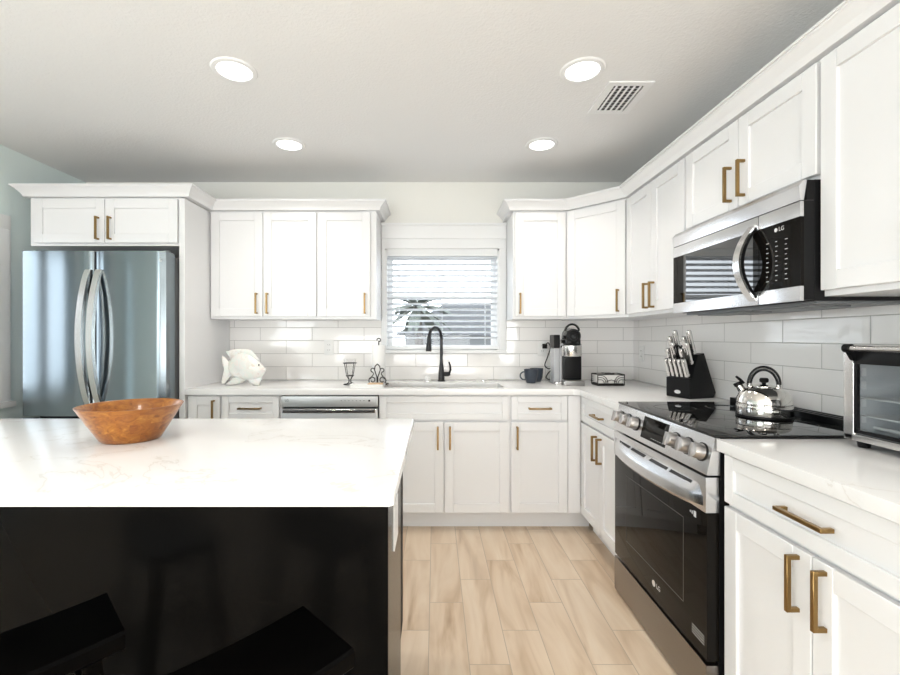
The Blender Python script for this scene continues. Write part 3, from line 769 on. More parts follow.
# ------------------------------------------------------------------ microwave
MY0, MY1, MX = 1.427, 2.188, 1.158
mw = thing('microwave', (1.35, (MY0 + MY1) / 2, 1.355), 'stainless over-the-range microwave with mirror-like black door', 'microwave')
MB().box(MX + .045, 1.530, MY0, MY1, 1.357, 1.742, .002).build('body', 'black_plastic', mw)
gr = MB().prism([(MX + .022, 1.741), (MX + .012, 1.741), (MX - .004, 1.722), (MX, 1.676), (MX + .012, 1.676)], MY0, MY1, 'y', bev=.0015).build('top_grille', 'steel', mw)
MB().box(MX + .004, MX + .045, MY0 + .002, MY1 - .002, 1.6735, 1.6765).build('seam', 'gasket', mw)
MB().box(MX + .0125, MX + .05, MY0 + .001, MY1 - .001, 1.36, 1.674).box(MX + .0225, MX + .05, MY0 + .001, MY1 - .001, 1.677, 1.741).build('front_backing', 'black_plastic', mw)
SY = 1.611
dd = MB().box(MX, MX + .012, SY + .0015, MY1, 1.625, 1.673, .0015).box(MX, MX + .012, SY + .0015, MY1, 1.357, 1.404, .0015).build('door', 'steel', mw)
dg_ = MB().box(MX + .002, MX + .012, SY + .0015, MY1, 1.4042, 1.6248).build('door_glass', 'mirror_glass', dd)
for a, b in ((MY1 - .085, MY1), (SY + .0015, SY + .03)): MB().box(MX + .0012, MX + .0022, a, b, 1.4042, 1.6248).build('glass_border', 'black_glass', dd)
for a, b in ((1.625, 1.673), (1.357, 1.404)): MB().box(MX, MX + .012, MY0, SY - .0015, a, b, .0015).build('panel_trim', 'steel', mw)
kp = MB().box(MX + .002, MX + .012, MY0, SY - .0015, 1.4042, 1.6248).build('keypad', 'black_glass', mw)
mk = MB()
for r_ in range(9):
    for c_ in range(3):
        y = 1.575 - c_ * .042; z = 1.565 - r_ * .0165
        mk.box(MX + .0012, MX + .0022, y - .011 + .004 * ((r_ * 3 + c_) % 2), y, z, z + .0022)
mk.build('key_markings', 'print', kp)
lg = MB(frame((MX + .002, 1.515, 1.605), (0, -1, 0), (-1, 0, 0)))
lg.lathe([(0, 0), (.007, 0), (.007, .0006), (0, .0006)], (-.016, 0, 0), 20, T=Matrix.Rotation(-PI / 2, 4, 'X')).text('LG', .020, Matrix.Translation((.008, 0, 0)))
lg.build('logo', 'logo', kp)
n = 26; secs = []; hi = []
for i in range(n + 1):
    f = i / n; z = 1.372 + f * .275; o2 = .062 * math.sin(PI * f) ** .85 + .001
    x = MX - o2; hw = .017
    secs.append([(x, 1.640 - hw, z), (x, 1.640 + hw, z), (x + .008, 1.640 + hw, z), (x + .008, 1.640 - hw, z)])
    hi.append([(x + .0082, 1.640 - hw, z), (x + .0082, 1.640 + hw, z), (x + .020, 1.640 + hw, z), (x + .020, 1.640 - hw, z)])
ho = MB().strip(secs).build('handle', 'satin_steel', dd)
MB().strip(hi[2:-2]).build('handle_lining', 'black_plastic', ho)
ub = MB().box(MX + .06, 1.52, MY0 + .01, MY1 - .01, 1.348, 1.3568).box(MX + .08, MX + .22, 1.49, 1.76, 1.342, 1.349, .002).box(MX + .08, MX + .22, 1.84, 2.12, 1.342, 1.349, .002)
ub.build('underside_vent', 'grey_metal', mw)

# ------------------------------------------------------------------ island
IX0, IX1 = -1.96, -.125
il = thing('kitchen_island', (-1.04, 1.45, 0), 'black painted kitchen island under the bright white worktop', 'island')
MB().box(IX0 + .02, IX1 - .02, 1.22, 1.765, .115, .884).build('carcass', 'island_matte', il)
MB().box(IX0, IX1, 1.20, 1.2195, 0, .884, .001, 1).build('back_panel', 'island', il)
MB().box(IX1 - .0195, IX1, 1.2205, 1.64, 0, .884, .001, 1).build('end_panel', 'island', il)
MB().box(IX0, IX0 + .0195, 1.2205, 1.64, 0, .884, .001, 1).build('end_panel', 'island', il)
MB().box(IX0 + .02, IX1 - .02, 1.23, 1.66, 0, .114).build('toe_kick', 'island_matte', il)
FI = frame((0, 1.766, 0), (-1, 0, 0), (0, 1, 0))
for i in range(4):
    a = -IX1 + .003 + i * .4575
    o = shaker(FI, a, a + .452, .13, .872, t=.02).build('door', 'island_matte', il); pull(FI, a + (.41 if i % 2 == 0 else .04), .74, .145, True, o)
MB().box(IX1 - .019, IX1 - .001, 1.642, 1.764, .13, .884).build('corner_post', 'island_matte', il)
pl = MB().box(IX1, IX1 + .005, 1.345, 1.465, .600, .735, .002).build('outlet_plate', 'plate', il)
a0, a1, b0, b1, q = IX0 - .03, -.085, .94, 1.812, .014
t = MB(); t.prism([(x + sx * q * (1 - math.cos(t_)) if ax_ else x + sx * q * (1 - math.sin(t_)), y + sy * q * (1 - math.sin(t_)) if ax_ else y + sy * q * (1 - math.cos(t_)))
    for x, y, sx, sy, ax_ in ((a0, b0, 1, 1, True), (a1, b0, -1, 1, False), (a1, b1, -1, -1, True), (a0, b1, 1, -1, False)) for t_ in [PI / 2 * k / 5 for k in range(6)]], .886, .914, 'z', bev=.003)
tag(t.build('island_countertop', 'quartz'), 'bright white quartz top of the black island holding the wooden bowl', 'countertop')

# wooden bowl
bw = thing('wooden_bowl', (-.975, 1.445, .914), 'round flared wooden bowl on the island', 'bowl')
pf = [(0, 0), (.078, 0), (.084, .004), (.100, .030), (.118, .060), (.134, .088), (.146, .108), (.1475, .111), (.144, .112), (.139, .108), (.127, .086), (.110, .058), (.090, .030), (.072, .016), (0, .014)]
MB().lathe(pf, (-.975, 1.445, .914), 64).build('bowl_shell', 'bowl', bw)

# stools
def make_stool(loc, rz, label):
    st = thing('bar_stool', loc, label, 'stool', 'black backless saddle stools at the island', rz)
    T = ROOTS[st.name]; L, Wd, H = .44, .213, .610
    secs = []; n = 16
    for i in range(n + 1):
        f = i / n; x = -L / 2 + L * f; dip = .012 * (1 - (2 * f - 1) ** 2)
        zt = H - dip; zb = H - .042 - dip * .6; r = .006
        secs.append([(x, -Wd / 2 + r, zt), (x, Wd / 2 - r, zt), (x, Wd / 2, zt - r), (x, Wd / 2, zb + r), (x, Wd / 2 - r, zb), (x, -Wd / 2 + r, zb), (x, -Wd / 2, zb + r), (x, -Wd / 2, zt - r)])
    MB(T).strip(secs).build('seat', 'stool', st)
    for sx in (-1, 1):
        for sy in (-1, 1):
            tp = Vector((sx * .165, sy * .070, H - .045)); bt = Vector((sx * .205, sy * .130, 0))
            q = .017
            MB(T).strip([[(p.x - q, p.y - q, p.z), (p.x + q, p.y - q, p.z), (p.x + q, p.y + q, p.z), (p.x - q, p.y + q, p.z)] for p in (tp, bt)]).build('leg', 'stool', st)
    for sy in (-1, 1): MB(T).box(-.178, .178, sy * .103 - .009, sy * .103 + .009, .235, .268).build('stretcher', 'stool', st)
    for sx in (-1, 1): MB(T).box(sx * .192 - .009, sx * .192 + .009, -.112, .112, .165, .198).build('stretcher', 'stool', st)
    return st
s1 = make_stool((-.394, .830, 0), PI / 4, 'black saddle stool nearer the open end of the island, by the outlet')
dup(s1, (-.895, .885, 0), PI / 4, 'black saddle stool in front of the wooden bowl, further along the island')

# ------------------------------------------------------------------ ceiling fittings
def make_light(x, y, label):
    lt = thing('ceiling_light', (x, y, ZC), label, 'light', 'round recessed ceiling lights')
    MB().lathe([(.072, -.002), (.076, -.008), (.094, -.006), (.099, -.001), (.099, 0), (.072, 0)], (x, y, ZC), 40, close=True).build('trim_ring', 'trim', lt)
    MB().lathe([(0, -.004), (.073, -.004), (.073, -.001), (0, -.001)], (x, y, ZC), 40).build('diffuser', 'lamp', lt)
    return lt
LP = [(-.900, 2.02, 'round recessed ceiling light over the island, furthest from the air vent'), (.662, 2.02, 'round recessed ceiling light beside the air vent'),
      (-.905, 2.795, 'round recessed ceiling light in front of the refrigerator-side wall cabinets'), (.663, 2.795, 'round recessed ceiling light in front of the corner wall cabinet')]
l0 = make_light(*LP[0])
for x, y, lb in LP[1:]: dup(l0, (x, y, ZC), 0, lb)
for x, y in [(a, b) for a, b, _ in LP] + [(-.90, .47), (.66, .47), (-.90, -1.08), (.66, -1.08)]:  # last four are unseen lamps without fittings, added for more downlight
    d = bpy.data.lights.new('lamp_glow', 'AREA'); d.shape = 'DISK'; d.size = .14; d.energy = LAMP_W; d.color = (1.0, .94, .86); d.spread = math.radians(110)
    o = bpy.data.objects.new('lamp_glow', d); COL.objects.link(o); o.location = (x, y, ZC - .012)
av = thing('air_vent', (.932, 2.253, ZC), 'white rectangular ceiling air vent with dark louvres', 'vent')
fx0, fx1, fy0, fy1 = .815, 1.028, 2.105, 2.402
f_ = MB(); f_.prism([(fx0, fy0), (fx1, fy0), (fx1, fy1), (fx0, fy1)], ZC - .007, ZC, 'z', holes=[[(fx0 + .035, fy0 + .03), (fx1 - .035, fy0 + .03), (fx1 - .035, fy1 - .03), (fx0 + .035, fy1 - .03)]])
f_.build('frame', 'trim', av)
MB().box(fx0 + .03, fx1 - .03, fy0 + .025, fy1 - .025, ZC - .0015, ZC - .0005).build('duct', 'vent_dark', av)
lv = MB()
for i in range(5):
    x = fx0 + .050 + i * .0285
    lv.box(-.0050, .0050, fy0 + .03, fy1 - .03, -.001, .001, T=Matrix.Translation((x, 0, ZC - .006)) @ Matrix.Rotation(math.radians(62), 4, 'Y'))
for k2 in range(1, 9): lv.box(fx0 + .035, fx1 - .035, fy0 + .03 + k2 * .0263 - .0006, fy0 + .03 + k2 * .0263 + .0006, ZC - .004, ZC - .002)
lv.build('louvres', 'trim', av)

# ------------------------------------------------------------------ outlets
def outlet(F, label):
    p = F.to_translation(); ot = thing('wall_outlet', p, label, 'outlet', 'white wall outlets')
    MB(F).box(-.036, .036, 0, .006, -.058, .058, .003).build('cover_plate', 'plate', ot)
    for z in (-.02, .02):
        so = MB(F).box(-.017, .017, .006, .0075, z - .014, z + .014, .002).build('socket', 'plate', ot)
        MB(F).box(-.008, -.006, .0075, .0079, z - .003, z + .006).box(.006, .008, .0075, .0079, z - .003, z + .006).build('slots', 'gasket', so)
    return ot
outlet(frame((-.818, YB - e, 1.163), (1, 0, 0), (0, -1, 0)), 'white wall outlet in the tile under the refrigerator-side wall cabinets')
outlet(frame((.828, YB - e, 1.155), (1, 0, 0), (0, -1, 0)), 'white wall outlet beside the coffee machine with a black plug')
outlet(frame((XR - e, 3.33, 1.12), (0, -1, 0), (-1, 0, 0)), 'white wall outlet in the side-wall tile near the corner')

# ------------------------------------------------------------------ counter: fish ornament
fx = thing('fish_ornament', (-1.30, 3.06, .914), 'pearly white shell fish ornament beside the refrigerator panel', 'ornament')
FT = Matrix.Translation((-1.30, 3.06, .914)) @ Matrix.Rotation(math.radians(-8), 4, 'Z')
body = [(-.115, .115), (-.108, .160), (-.085, .195), (-.045, .220), (.0, .226), (.045, .212), (.085, .185), (.118, .155), (.145, .128), (.160, .108), (.150, .085), (.135, .062), (.110, .045), (.070, .036), (.020, .034), (-.030, .042), (-.075, .060), (-.105, .085)]
MB(FT).pillow(body, .090).build('body', 'shell', fx)
tail = [(-.085, .13), (-.105, .150), (-.130, .185), (-.158, .205), (-.160, .170), (-.148, .135), (-.142, .110), (-.150, .065), (-.162, .010), (-.140, .012), (-.105, .055), (-.080, .090)]
MB(FT).pillow(tail, .034).build('tail_fin', 'shell', fx)
dors = [(-.100, .185), (-.130, .228), (-.095, .240), (-.040, .250), (.020, .248), (.055, .238), (.080, .212), (.115, .170), (.09, .165), (.04, .195), (-.02, .200), (-.06, .195)]
MB(FT).pillow(dors, .026).build('dorsal_fin', 'shell', fx)
for pts in ([(-.01, .065), (-.06, .060), (-.105, .030), (-.135, .002), (-.110, .0), (-.060, .004), (-.010, .018), (.028, .040), (.02, .060)], [(.04, .060), (.022, .042), (.045, .018), (.075, .0), (.112, .0), (.118, .020), (.132, .050), (.10, .065)]):
    MB(FT).pillow(pts, .040).build('belly_fin', 'shell', fx)
MB(FT).pillow([(.03, .15), (.055, .168), (.095, .158), (.122, .132), (.110, .108), (.07, .105), (.04, .12)], .080).build('cheek_scale', 'shell_pink', fx)
MB(FT).ball((.122, -.022, .142), .005).build('eye', 'iron', fx)

# candle holder
cd = thing('candle_holder', (-.588, 3.11, .914), 'black wire goblet candle holder with clear glass cup', 'candle holder')
q = MB(); c0 = (-.588, 3.11)
def ring(m, cx, cy, z, r, w=.0025, seg=28): m.tube([(cx + r * math.cos(2 * PI * k / seg), cy + r * math.sin(2 * PI * k / seg), z) for k in range(seg)], w, 8, closed=True)
ring(q, *c0, .914 + .150, .046); ring(q, *c0, .914 + .062, .027)
for k in range(4):
    a = PI / 4 + k * PI / 2
    q.tube([(c0[0] + .027 * math.cos(a), c0[1] + .027 * math.sin(a), .976), (c0[0] + .046 * math.cos(a), c0[1] + .046 * math.sin(a), 1.064)], .0022, 8)
    q.tube([(c0[0] + .027 * math.cos(a), c0[1] + .027 * math.sin(a), .976), (c0[0] + .008 * math.cos(a), c0[1] + .008 * math.sin(a), .950), (c0[0] + .010 * math.cos(a), c0[1] + .010 * math.sin(a), .930), (c0[0] + .040 * math.cos(a), c0[1] + .040 * math.sin(a), .918)], .0028, 8)
ring(q, *c0, .914 + .003, .042, .003)
q.build('wire_frame', 'iron', cd)
MB().lathe([(.022, .066), (.042, .165), (.044, .180), (.0425, .180), (.040, .165), (.0205, .068), (0, .068), (0, .066)], (*c0, .914), 28).build('glass_cup', 'glass', cd)

# paper towel holder and roll
ph = thing('paper_towel_holder', (-.395, 3.16, .914), 'black scrolled iron paper towel holder beside the sink', 'paper towel holder')
pc = (-.395, 3.16); q = MB()
q.lathe([(0, 0), (.070, 0), (.070, .006), (0, .006)], (*pc, .914), 32)
q.cyl((*pc, .918), (*pc, 1.215), .004, 10)
hk = [(pc[0] + .013 * math.cos(a) - .0, pc[1], 1.222 + .013 * math.sin(a)) for a in [(-PI / 2 + PI * k / 8 * 1.6) for k in range(9)]]
q.tube([(pc[0], pc[1], 1.200)] + hk, .0036, 8)
q.build('stand', 'iron', ph)
q = MB(); yq = pc[1] - .074
def scroll(m, sx):
    P = [(0, .145), (.016, .128), (.020, .105), (.012, .080), (.003, .055), (.002, .020), (.0, .008)]
    m.tube([(pc[0] + sx * x, yq, .914 + z) for x, z in P], .0036, 8)
    sp = []
    for k in range(20):
        a = -PI / 2 + 2 * PI * k / 19 * 1.15; r = .028 * (1 - k / 30)
        sp.append((pc[0] + sx * (.034 + r * math.cos(a)), yq, .914 + .034 + r * math.sin(a) * 1.0))
    m.tube([(pc[0] + sx * .002, yq, .918)] + sp, .0036, 8)
    s3 = []
    for k in range(12):
        a = -PI / 2 + 1.5 * PI * k / 11; r = .013
        s3.append((pc[0] + sx * (.032 + r * math.cos(a)), yq, .914 + .102 + r * math.sin(a)))
    m.tube([(pc[0] + sx * .050, yq, .955), (pc[0] + sx * .026, yq, .99)] + s3, .0034, 8)
for sx in (-1, 1): scroll(q, sx)
q.tube([(pc[0] - .066, yq, .917), (pc[0] + .066, yq, .917)], .0036, 8)
q.build('scrollwork', 'iron', ph)
pr = MB().lathe([(.019, .008), (.046, .008), (.047, .012), (.047, .268), (.046, .272), (.019, .272)], (*pc, .914), 40, close=True)
tag(pr.build('paper_towel_roll', 'paper'), 'white paper towel roll standing on the iron holder', 'paper towel roll')
ty = thing('soap_tray', (-.43, 2.985, .914), 'low white tray in front of the paper towel holder', 'tray')
t = MB(); t.prism([(-.550, 2.945), (-.345, 2.945), (-.335, 2.955), (-.335, 3.035), (-.345, 3.045), (-.550, 3.045), (-.560, 3.035), (-.560, 2.955)], .914, .919)
for a in ((-.560, -.554, 2.945, 3.045), (-.341, -.335, 2.945, 3.045), (-.560, -.335, 2.945, 2.951), (-.560, -.335, 3.039, 3.045)): t.box(*a, .919, .932, .002, 1)
t.build('tray_dish', 'plate', ty)
tag(MB().box(-.445, -.348, 2.954, 3.034, .919, .937, .005).build('sponge', 'sponge'), 'tan sponge lying in the low white tray', 'sponge')

# mugs
def make_mug(loc, rz, label):
    mg = thing('mug', loc, label, 'mug', 'slate blue mugs', rz); T = ROOTS[mg.name]
    MB(T).lathe([(0, 0), (.030, 0), (.034, .004), (.044, .035), (.048, .075), (.049, .098), (.0465, .098), (.045, .075), (.041, .036), (.031, .008), (0, .007)], (0, 0, 0), 36).build('cup', 'navy', mg)
    hp = [(-.044, 0, .078)] + [(-.050 - .030 * math.sin(PI * k / 8), 0, .052 + .028 * math.cos(PI * k / 8)) for k in range(9)] + [(-.040, 0, .026)]
    MB(T).tube(hp, .0052, 10).build('handle', 'navy', mg)
    return mg
m1 = make_mug((.690, 3.235, .914), math.radians(8), 'slate blue mug with its handle towards the sink')
dup(m1, (.752, 3.335, .914), -PI / 2, 'slate blue mug tucked behind the other, next to the coffee machine')

# coffee machine
cx, cy = .940, 3.13
cm = thing('coffee_machine', (cx, cy, .914), 'black and silver capsule coffee machine in front of the corner tiles', 'coffee machine')
z = .914
MB().box(cx - .066, cx + .066, cy - .112, cy + .02, z, z + .036, .008, 3).build('drip_base', 'knob_steel', cm)
MB().box(cx - .072, cx + .080, cy - .005, cy + .13, z, z + .285, .014, 3).build('rear_body', 'tank', cm)
MB().box(cx - .060, cx + .060, cy - .058, cy - .006, z + .0365, z + .197, .006).build('cup_bay', 'black_plastic', cm)
MB().lathe([(0, 0), (.069, 0), (.071, .004), (.071, .070), (.067, .074), (0, .074)], (cx, cy - .022, z + .1975), 40).build('brew_band', 'satin_steel', cm)
hd = MB(); hz = z + .335
hd.tube([(cx, cy - .085, hz), (cx, cy - .078, hz), (cx, cy + .02, hz + .004), (cx, cy + .075, hz - .012)], [.042, .050, .053, .040], 32)
hd.box(cx - .052, cx + .052, cy - .07, cy + .06, z + .273, z + .315, .012, 3)
ho = hd.build('brew_head', 'black_gloss', cm)
rr = MB()
for r in (.038, .022): rr.tube([(cx + r * math.cos(2 * PI * k / 28), cy - .087, hz + r * math.sin(2 * PI * k / 28)) for k in range(28)], .0035, 8, closed=True)
rr.build('head_ring', 'black_plastic', ho)
lv = [(cx + .050 * math.cos(a), cy - .045, hz + .022 + .060 * math.sin(a)) for a in [math.radians(15 + 150 * k / 12) for k in range(13)]]
MB().tube(lv, .0075, 10).build('lever', 'black_gloss', cm)
tk = MB().box(cx - .112, cx - .073, cy + .0, cy + .11, z, z + .252, .012, 3).build('water_tank', 'tank', cm)
MB().box(cx - .114, cx - .070, cy - .004, cy + .114, z + .253, z + .345, .010, 3).build('tank_lid', 'black_plastic', tk)
MB().box(cx - .114, cx - .073, cy - .05, cy - .002, z, z + .022, .006).build('tank_foot', 'satin_steel', cm)
cdp = [(.842, YB - .03, 1.175), (.862, YB - .05, 1.20), (.876, YB - .06, 1.16), (.852, YB - .07, 1.09), (.830, YB - .08, 1.03), (.855, YB - .10, 1.005), (.880, YB - .11, 1.02), (.872, YB - .11, 1.00), (.845, YB - .10, .965), (.838, YB - .09, .935), (.868, YB - .12, .922), (.885, YB - .14, .922)]
def smooth_path(P, n=6):
    P = [Vector(p) for p in P]; out = []
    for i in range(len(P) - 1):
        p0, p1, p2, p3 = P[max(i - 1, 0)], P[i], P[i + 1], P[min(i + 2, len(P) - 1)]
        for k in range(n):
            t = k / n; out.append(.5 * ((2 * p1) + (p2 - p0) * t + (2 * p0 - 5 * p1 + 4 * p2 - p3) * t * t + (3 * p1 - p0 - 3 * p2 + p3) * t ** 3))
    return out + [P[-1]]
cd2 = MB().tube(smooth_path(cdp), .0042, 8).build('power_cord', 'black_plastic', cm)
MB().box(.824, .860, YB - .036, YB - .0165, 1.155, 1.192, .006).build('plug', 'black_plastic', cd2)

# napkin basket
nb = thing('napkin_basket', (1.185, 3.10, .914), 'low black wire basket of napkins beside the coffee machine', 'basket')
bx0, bx1, by0, by1 = 1.096, 1.276, 3.03, 3.15; q = MB()
zb, zt = .918, .990
MB().box(bx0, bx1, by0, by1, .914, .930, .002).build('base', 'iron', nb)
for zz in (zt,):
    q.tube([(bx0, by0, zz), (bx1, by0, zz), (bx1, by1, zz), (bx0, by1, zz)], .0032, 8, closed=True)
for x, y in ((bx0, by0), (bx1, by0), (bx1, by1), (bx0, by1)): q.cyl((x, y, zb), (x, y, zt), .0032, 8)
for y in (by0, by1):
    for sx, xc in ((1, bx0), (-1, bx1)):
        for r in (.035, .055, .075):
            q.tube([(xc + sx * .004, y, .930 + r * .72)] + [(xc + sx * (.022 + r * .62 * math.sin(a)), y, .930 + r * .72 * math.cos(a)) for a in [PI / 2 * k / 6 for k in range(7)]], .0022, 6)
q.tube([(bx0 + .06, by0 - .004, .945), ((bx0 + bx1) / 2, by0 - .004, .955), (bx1 - .06, by0 - .004, .945)], .0025, 6)
q.build('wire_frame', 'iron', nb)
MB().box((bx0 + bx1) / 2 - .03, (bx0 + bx1) / 2 + .03, by0 + .02, by1 - .02, .992, .997).build('hold_down_bar', 'iron', nb)
tag(MB().box(bx0 + .008, bx1 - .008, by0 + .008, by1 - .008, .930, .988, .006).build('napkin_stack', 'napkin'), 'stack of white napkins in the black wire basket', 'napkins')

# ------------------------------------------------------------------ knife block
dv = Vector((.94, .34, 0)); wv = Vector((.34, -.94, 0)); cF = Vector((1.315, 2.440, .914))
KT = Matrix(((dv.x, wv.x, 0, cF.x), (dv.y, wv.y, 0, cF.y), (0, 0, 1, cF.z), (0, 0, 0, 1)))   # local x back, y across, z up
kbk = thing('knife_block', tuple(KT @ Vector((.09, 0, 0))), 'black slanted knife block full of knives beside the range', 'knife block')
KW = .074
MB(KT).prism([(0, .006), (0, .108), (.020, .112), (.062, .235), (.106, .243), (.192, .028), (.176, 0), (.006, 0)], -KW, KW, 'y', bev=.004).build('block', 'black_plastic', kbk)
bdg = MB(KT).lathe([(0, 0), (.010, 0), (.010, .0012), (0, .0012)], (0, 0, 0), 28, T=Matrix.Translation((-.0014, .0, .032)) @ Matrix.Scale(2.0, 4, (0, 1, 0)) @ Matrix.Rotation(PI / 2, 4, 'Y'))
lab(bdg.build('badge', 'logo', kbk), 'oval silver badge on the front')
ax = Vector((-.30, 0, .954)).normalized(); sd = Vector((ax.z, 0, -ax.x))    # knife axis and the thickness direction towards the back
def knife_parts(p, L, w, name, label):
    """p: where it leaves the block (block space)"""
    p = p + ax * (.015 if name == 'kitchen_knife' else .004)
    kt = thing(name, tuple(KT @ p), label, 'knife', 'steel-handled knives in the block')
    def S3(a, hw, t0, t1): 
        c = p + ax * a
        return [tuple(c + Vector((0, -hw, 0)) + sd * t0), tuple(c + Vector((0, hw, 0)) + sd * t0), tuple(c + Vector((0, hw, 0)) + sd * t1), tuple(c + Vector((0, -hw, 0)) + sd * t1)]
    prof = [(0.012, .80), (.25 * L, 1.0), (.55 * L, .86), (.80 * L, 1.08), (.95 * L, 1.0), (L, .62)]
    MB(KT).strip([S3(a, w * .60, -.0097 * f, .0097 * f) for a, f in prof]).build('handle', 'black_plastic', kt)
    q = MB(KT)
    q.strip([S3(a, w * .56, -.0122 * f, -.0096 * f) for a, f in prof])
    for sg in (-1, 1):
        q.strip([[(v[0], v[1] + sg * w * .70, v[2]) for v in S3(a, w * .14, -.010 * f, .004 * f)] for a, f in prof])
    q.build('steel_scale', 'satin_steel', kt)
    MB(KT).strip([S3(a, w * .72, -.0108, .0108) for a in (.0006, .013)]).build('bolster', 'satin_steel', kt)
    return kt
row = ['outermost on the window side', 'second from the window side', 'in the middle', 'second from the range side', 'outermost on the range side']
for i in range(5):
    knife_parts(Vector((.010, -.056 + i * .028, .1135)), .098, .0112, 'steak_knife', 'short steel-handled steak knife in the low front row, ' + row[i])
hts = ['lowest', 'second lowest', 'second highest', 'highest']
for side, y in (('window', -.044), ('range', .044)):
    for k2 in range(4):
        f = .22 + k2 * .22; p = Vector((.020 + .042 * f, y + (.0128 if k2 % 2 else -.0128), .112 + .123 * f + .004))
        knife_parts(p, (.114 + .006 * k2), .0122, 'kitchen_knife', 'long steel-handled knife on the %s side of the block, %s of its column' % (side, hts[k2]))
sc = thing('kitchen_shears', tuple(KT @ Vector((.045, 0, .19))), 'black-handled kitchen shears in the centre of the knife block', 'scissors')
q = MB(KT); p = Vector((.043, 0, .205))
for sg in (-1, 1):
    c = p + ax * .055
    q.tube([tuple(c + Vector((0, sg * .013 + .011 * math.cos(2 * PI * k / 18), 0)) + ax * (.026 * math.sin(2 * PI * k / 18))) for k in range(18)], .0042, 8, closed=True)
    q.tube([tuple(p + Vector((0, sg * .003, 0))), tuple(p + ax * .032 + Vector((0, sg * .009, 0)))], .005, 8)
q.build('finger_loops', 'black_plastic', sc)

# ------------------------------------------------------------------ kettle
kx, ky, kz = 1.316, 1.80, .9245
kt = thing('kettle', (kx, ky, kz), 'polished steel whistling kettle on the black cooktop', 'kettle')
MB().lathe([(0, 0), (.086, 0), (.092, .004), (.094, .014), (.0945, .040), (.094, .046), (.0915, .048), (.0915, .052), (.0945, .056), (.092, .072), (.085, .090), (.073, .105), (.057, .115), (.044, .119), (.040, .120), (0, .120)], (kx, ky, kz), 56).build('body', 'chrome', kt)
MB().lathe([(.0948, .0), (.0965, .002), (.0965, .007), (.0945, .009)], (kx, ky, kz), 56).build('base_band', 'black_plastic', kt)
ld = MB().lathe([(.043, .1185), (.044, .1225), (.030, .127), (0, .129)], (kx, ky, kz), 40).build('lid', 'chrome', kt)
MB().lathe([(.006, .128), (.008, .134), (.015, .138), (.016, .148), (.012, .154), (0, .155)], (kx, ky, kz), 28).build('knob', 'black_plastic', ld)
ad = Vector((-.80, .60, 0))
def K(a, z): return (kx + ad.x * a, ky + ad.y * a, kz + z)
arc = [K(.048 * math.cos(t), .126 + .066 * math.sin(t)) for t in [PI * k / 20 for k in range(21)]]
MB().tube([K(.048, .116)] + arc + [K(-.048, .116)], [.006] + [.0085 + .0025 * math.sin(PI * k / 20) for k in range(21)] + [.006], 12).build('handle', 'black_gloss', kt)
br = MB()
for s_ in (1, -1): br.tube([K(s_ * .044, .112), K(s_ * .048, .117), K(s_ * .048, .130)], [.006, .0085, .0095], 10)
br.tube([K(.052, .122), K(-.052, .122)], .003, 8)
br.build('handle_bracket', 'satin_steel', kt)
sp = MB().tube([K(.058, .085), K(.074, .104), K(.086, .124)], [.020, .0155, .013], 16).build('spout', 'chrome', kt)
MB().tube([K(.083, .119), K(.090, .131)], [.0165, .0165], 16).build('spout_cap', 'black_plastic', sp)
MB().tube([K(.066, .128), K(.080, .143), K(.094, .156)], [.005, .006, .004], 8).build('whistle_lever', 'black_plastic', sp)

# ------------------------------------------------------------------ toaster oven
TX, TY0, TY1, TZ0, TZ1 = 1.245, .90, 1.372, .934, 1.214
to = thing('toaster_oven', (1.39, (TY0 + TY1) / 2, .914), 'stainless toaster oven with glass door on the counter nearest the camera', 'toaster oven')
sh = MB(); q = .012; TB = 1.518
sh.box(TX + .012, TB, TY1 - q, TY1, TZ0, TZ1, .003).box(TX + .012, TB, TY0, TY0 + .11, TZ0, TZ1, .003).box(TX + .012, TB, TY0, TY1, TZ1 - q, TZ1, .003).box(TX + .012, TB, TY0, TY1, TZ0, TZ0 + q, .003).box(TB - q, TB, TY0, TY1, TZ0, TZ1)
sh.build('shell', 'steel', to)
ins = MB(); a, b = TY0 + .112, TY1 - q - .001
ins.box(TX + .03, TB - q - .001, a, a + .003, TZ0 + q + .001, TZ1 - q - .001).box(TX + .03, TB - q - .001, b - .003, b, TZ0 + q + .001, TZ1 - q - .001).box(TB - q - .005, TB - q - .002, a, b, TZ0 + q, TZ1 - q).box(TX + .03, TB - q, a, b, TZ0 + q + .001, TZ0 + q + .004)
ins.build('oven_lining', 'oven_inside', to)
fr = MB(); fr.box(TX, TX + .018, TY1 - .034, TY1 + .002, TZ0, TZ1 - .004, .006, 3).box(TX, TX + .018, TY0, TY1, TZ0, TZ0 + .022, .006, 3)
fr.build('front_surround', 'satin_steel', to)
d1 = MB(); y0, y1 = TY0 + .115, TY1 - .036
d1.box(TX - .004, TX + .010, y0, y1, TZ1 - .052, TZ1 - .012, .002).box(TX - .002, TX + .008, y1 - .010, y1, TZ0 + .024, TZ1 - .052).box(TX - .002, TX + .008, y0, y0 + .010, TZ0 + .024, TZ1 - .052).box(TX - .002, TX + .008, y0, y1, TZ0 + .024, TZ0 + .034)
td = d1.build('door', 'black_plastic', to)
MB().box(TX + .001, TX + .005, y0 + .009, y1 - .009, TZ0 + .033, TZ1 - .051).build('door_glass', 'dark_glass', td)
MB().cyl((TX - .020, TY0 + .09, TZ1 - .006), (TX - .020, TY1 - .040, TZ1 - .006), .009, 20).build('handle', 'satin_steel', td)
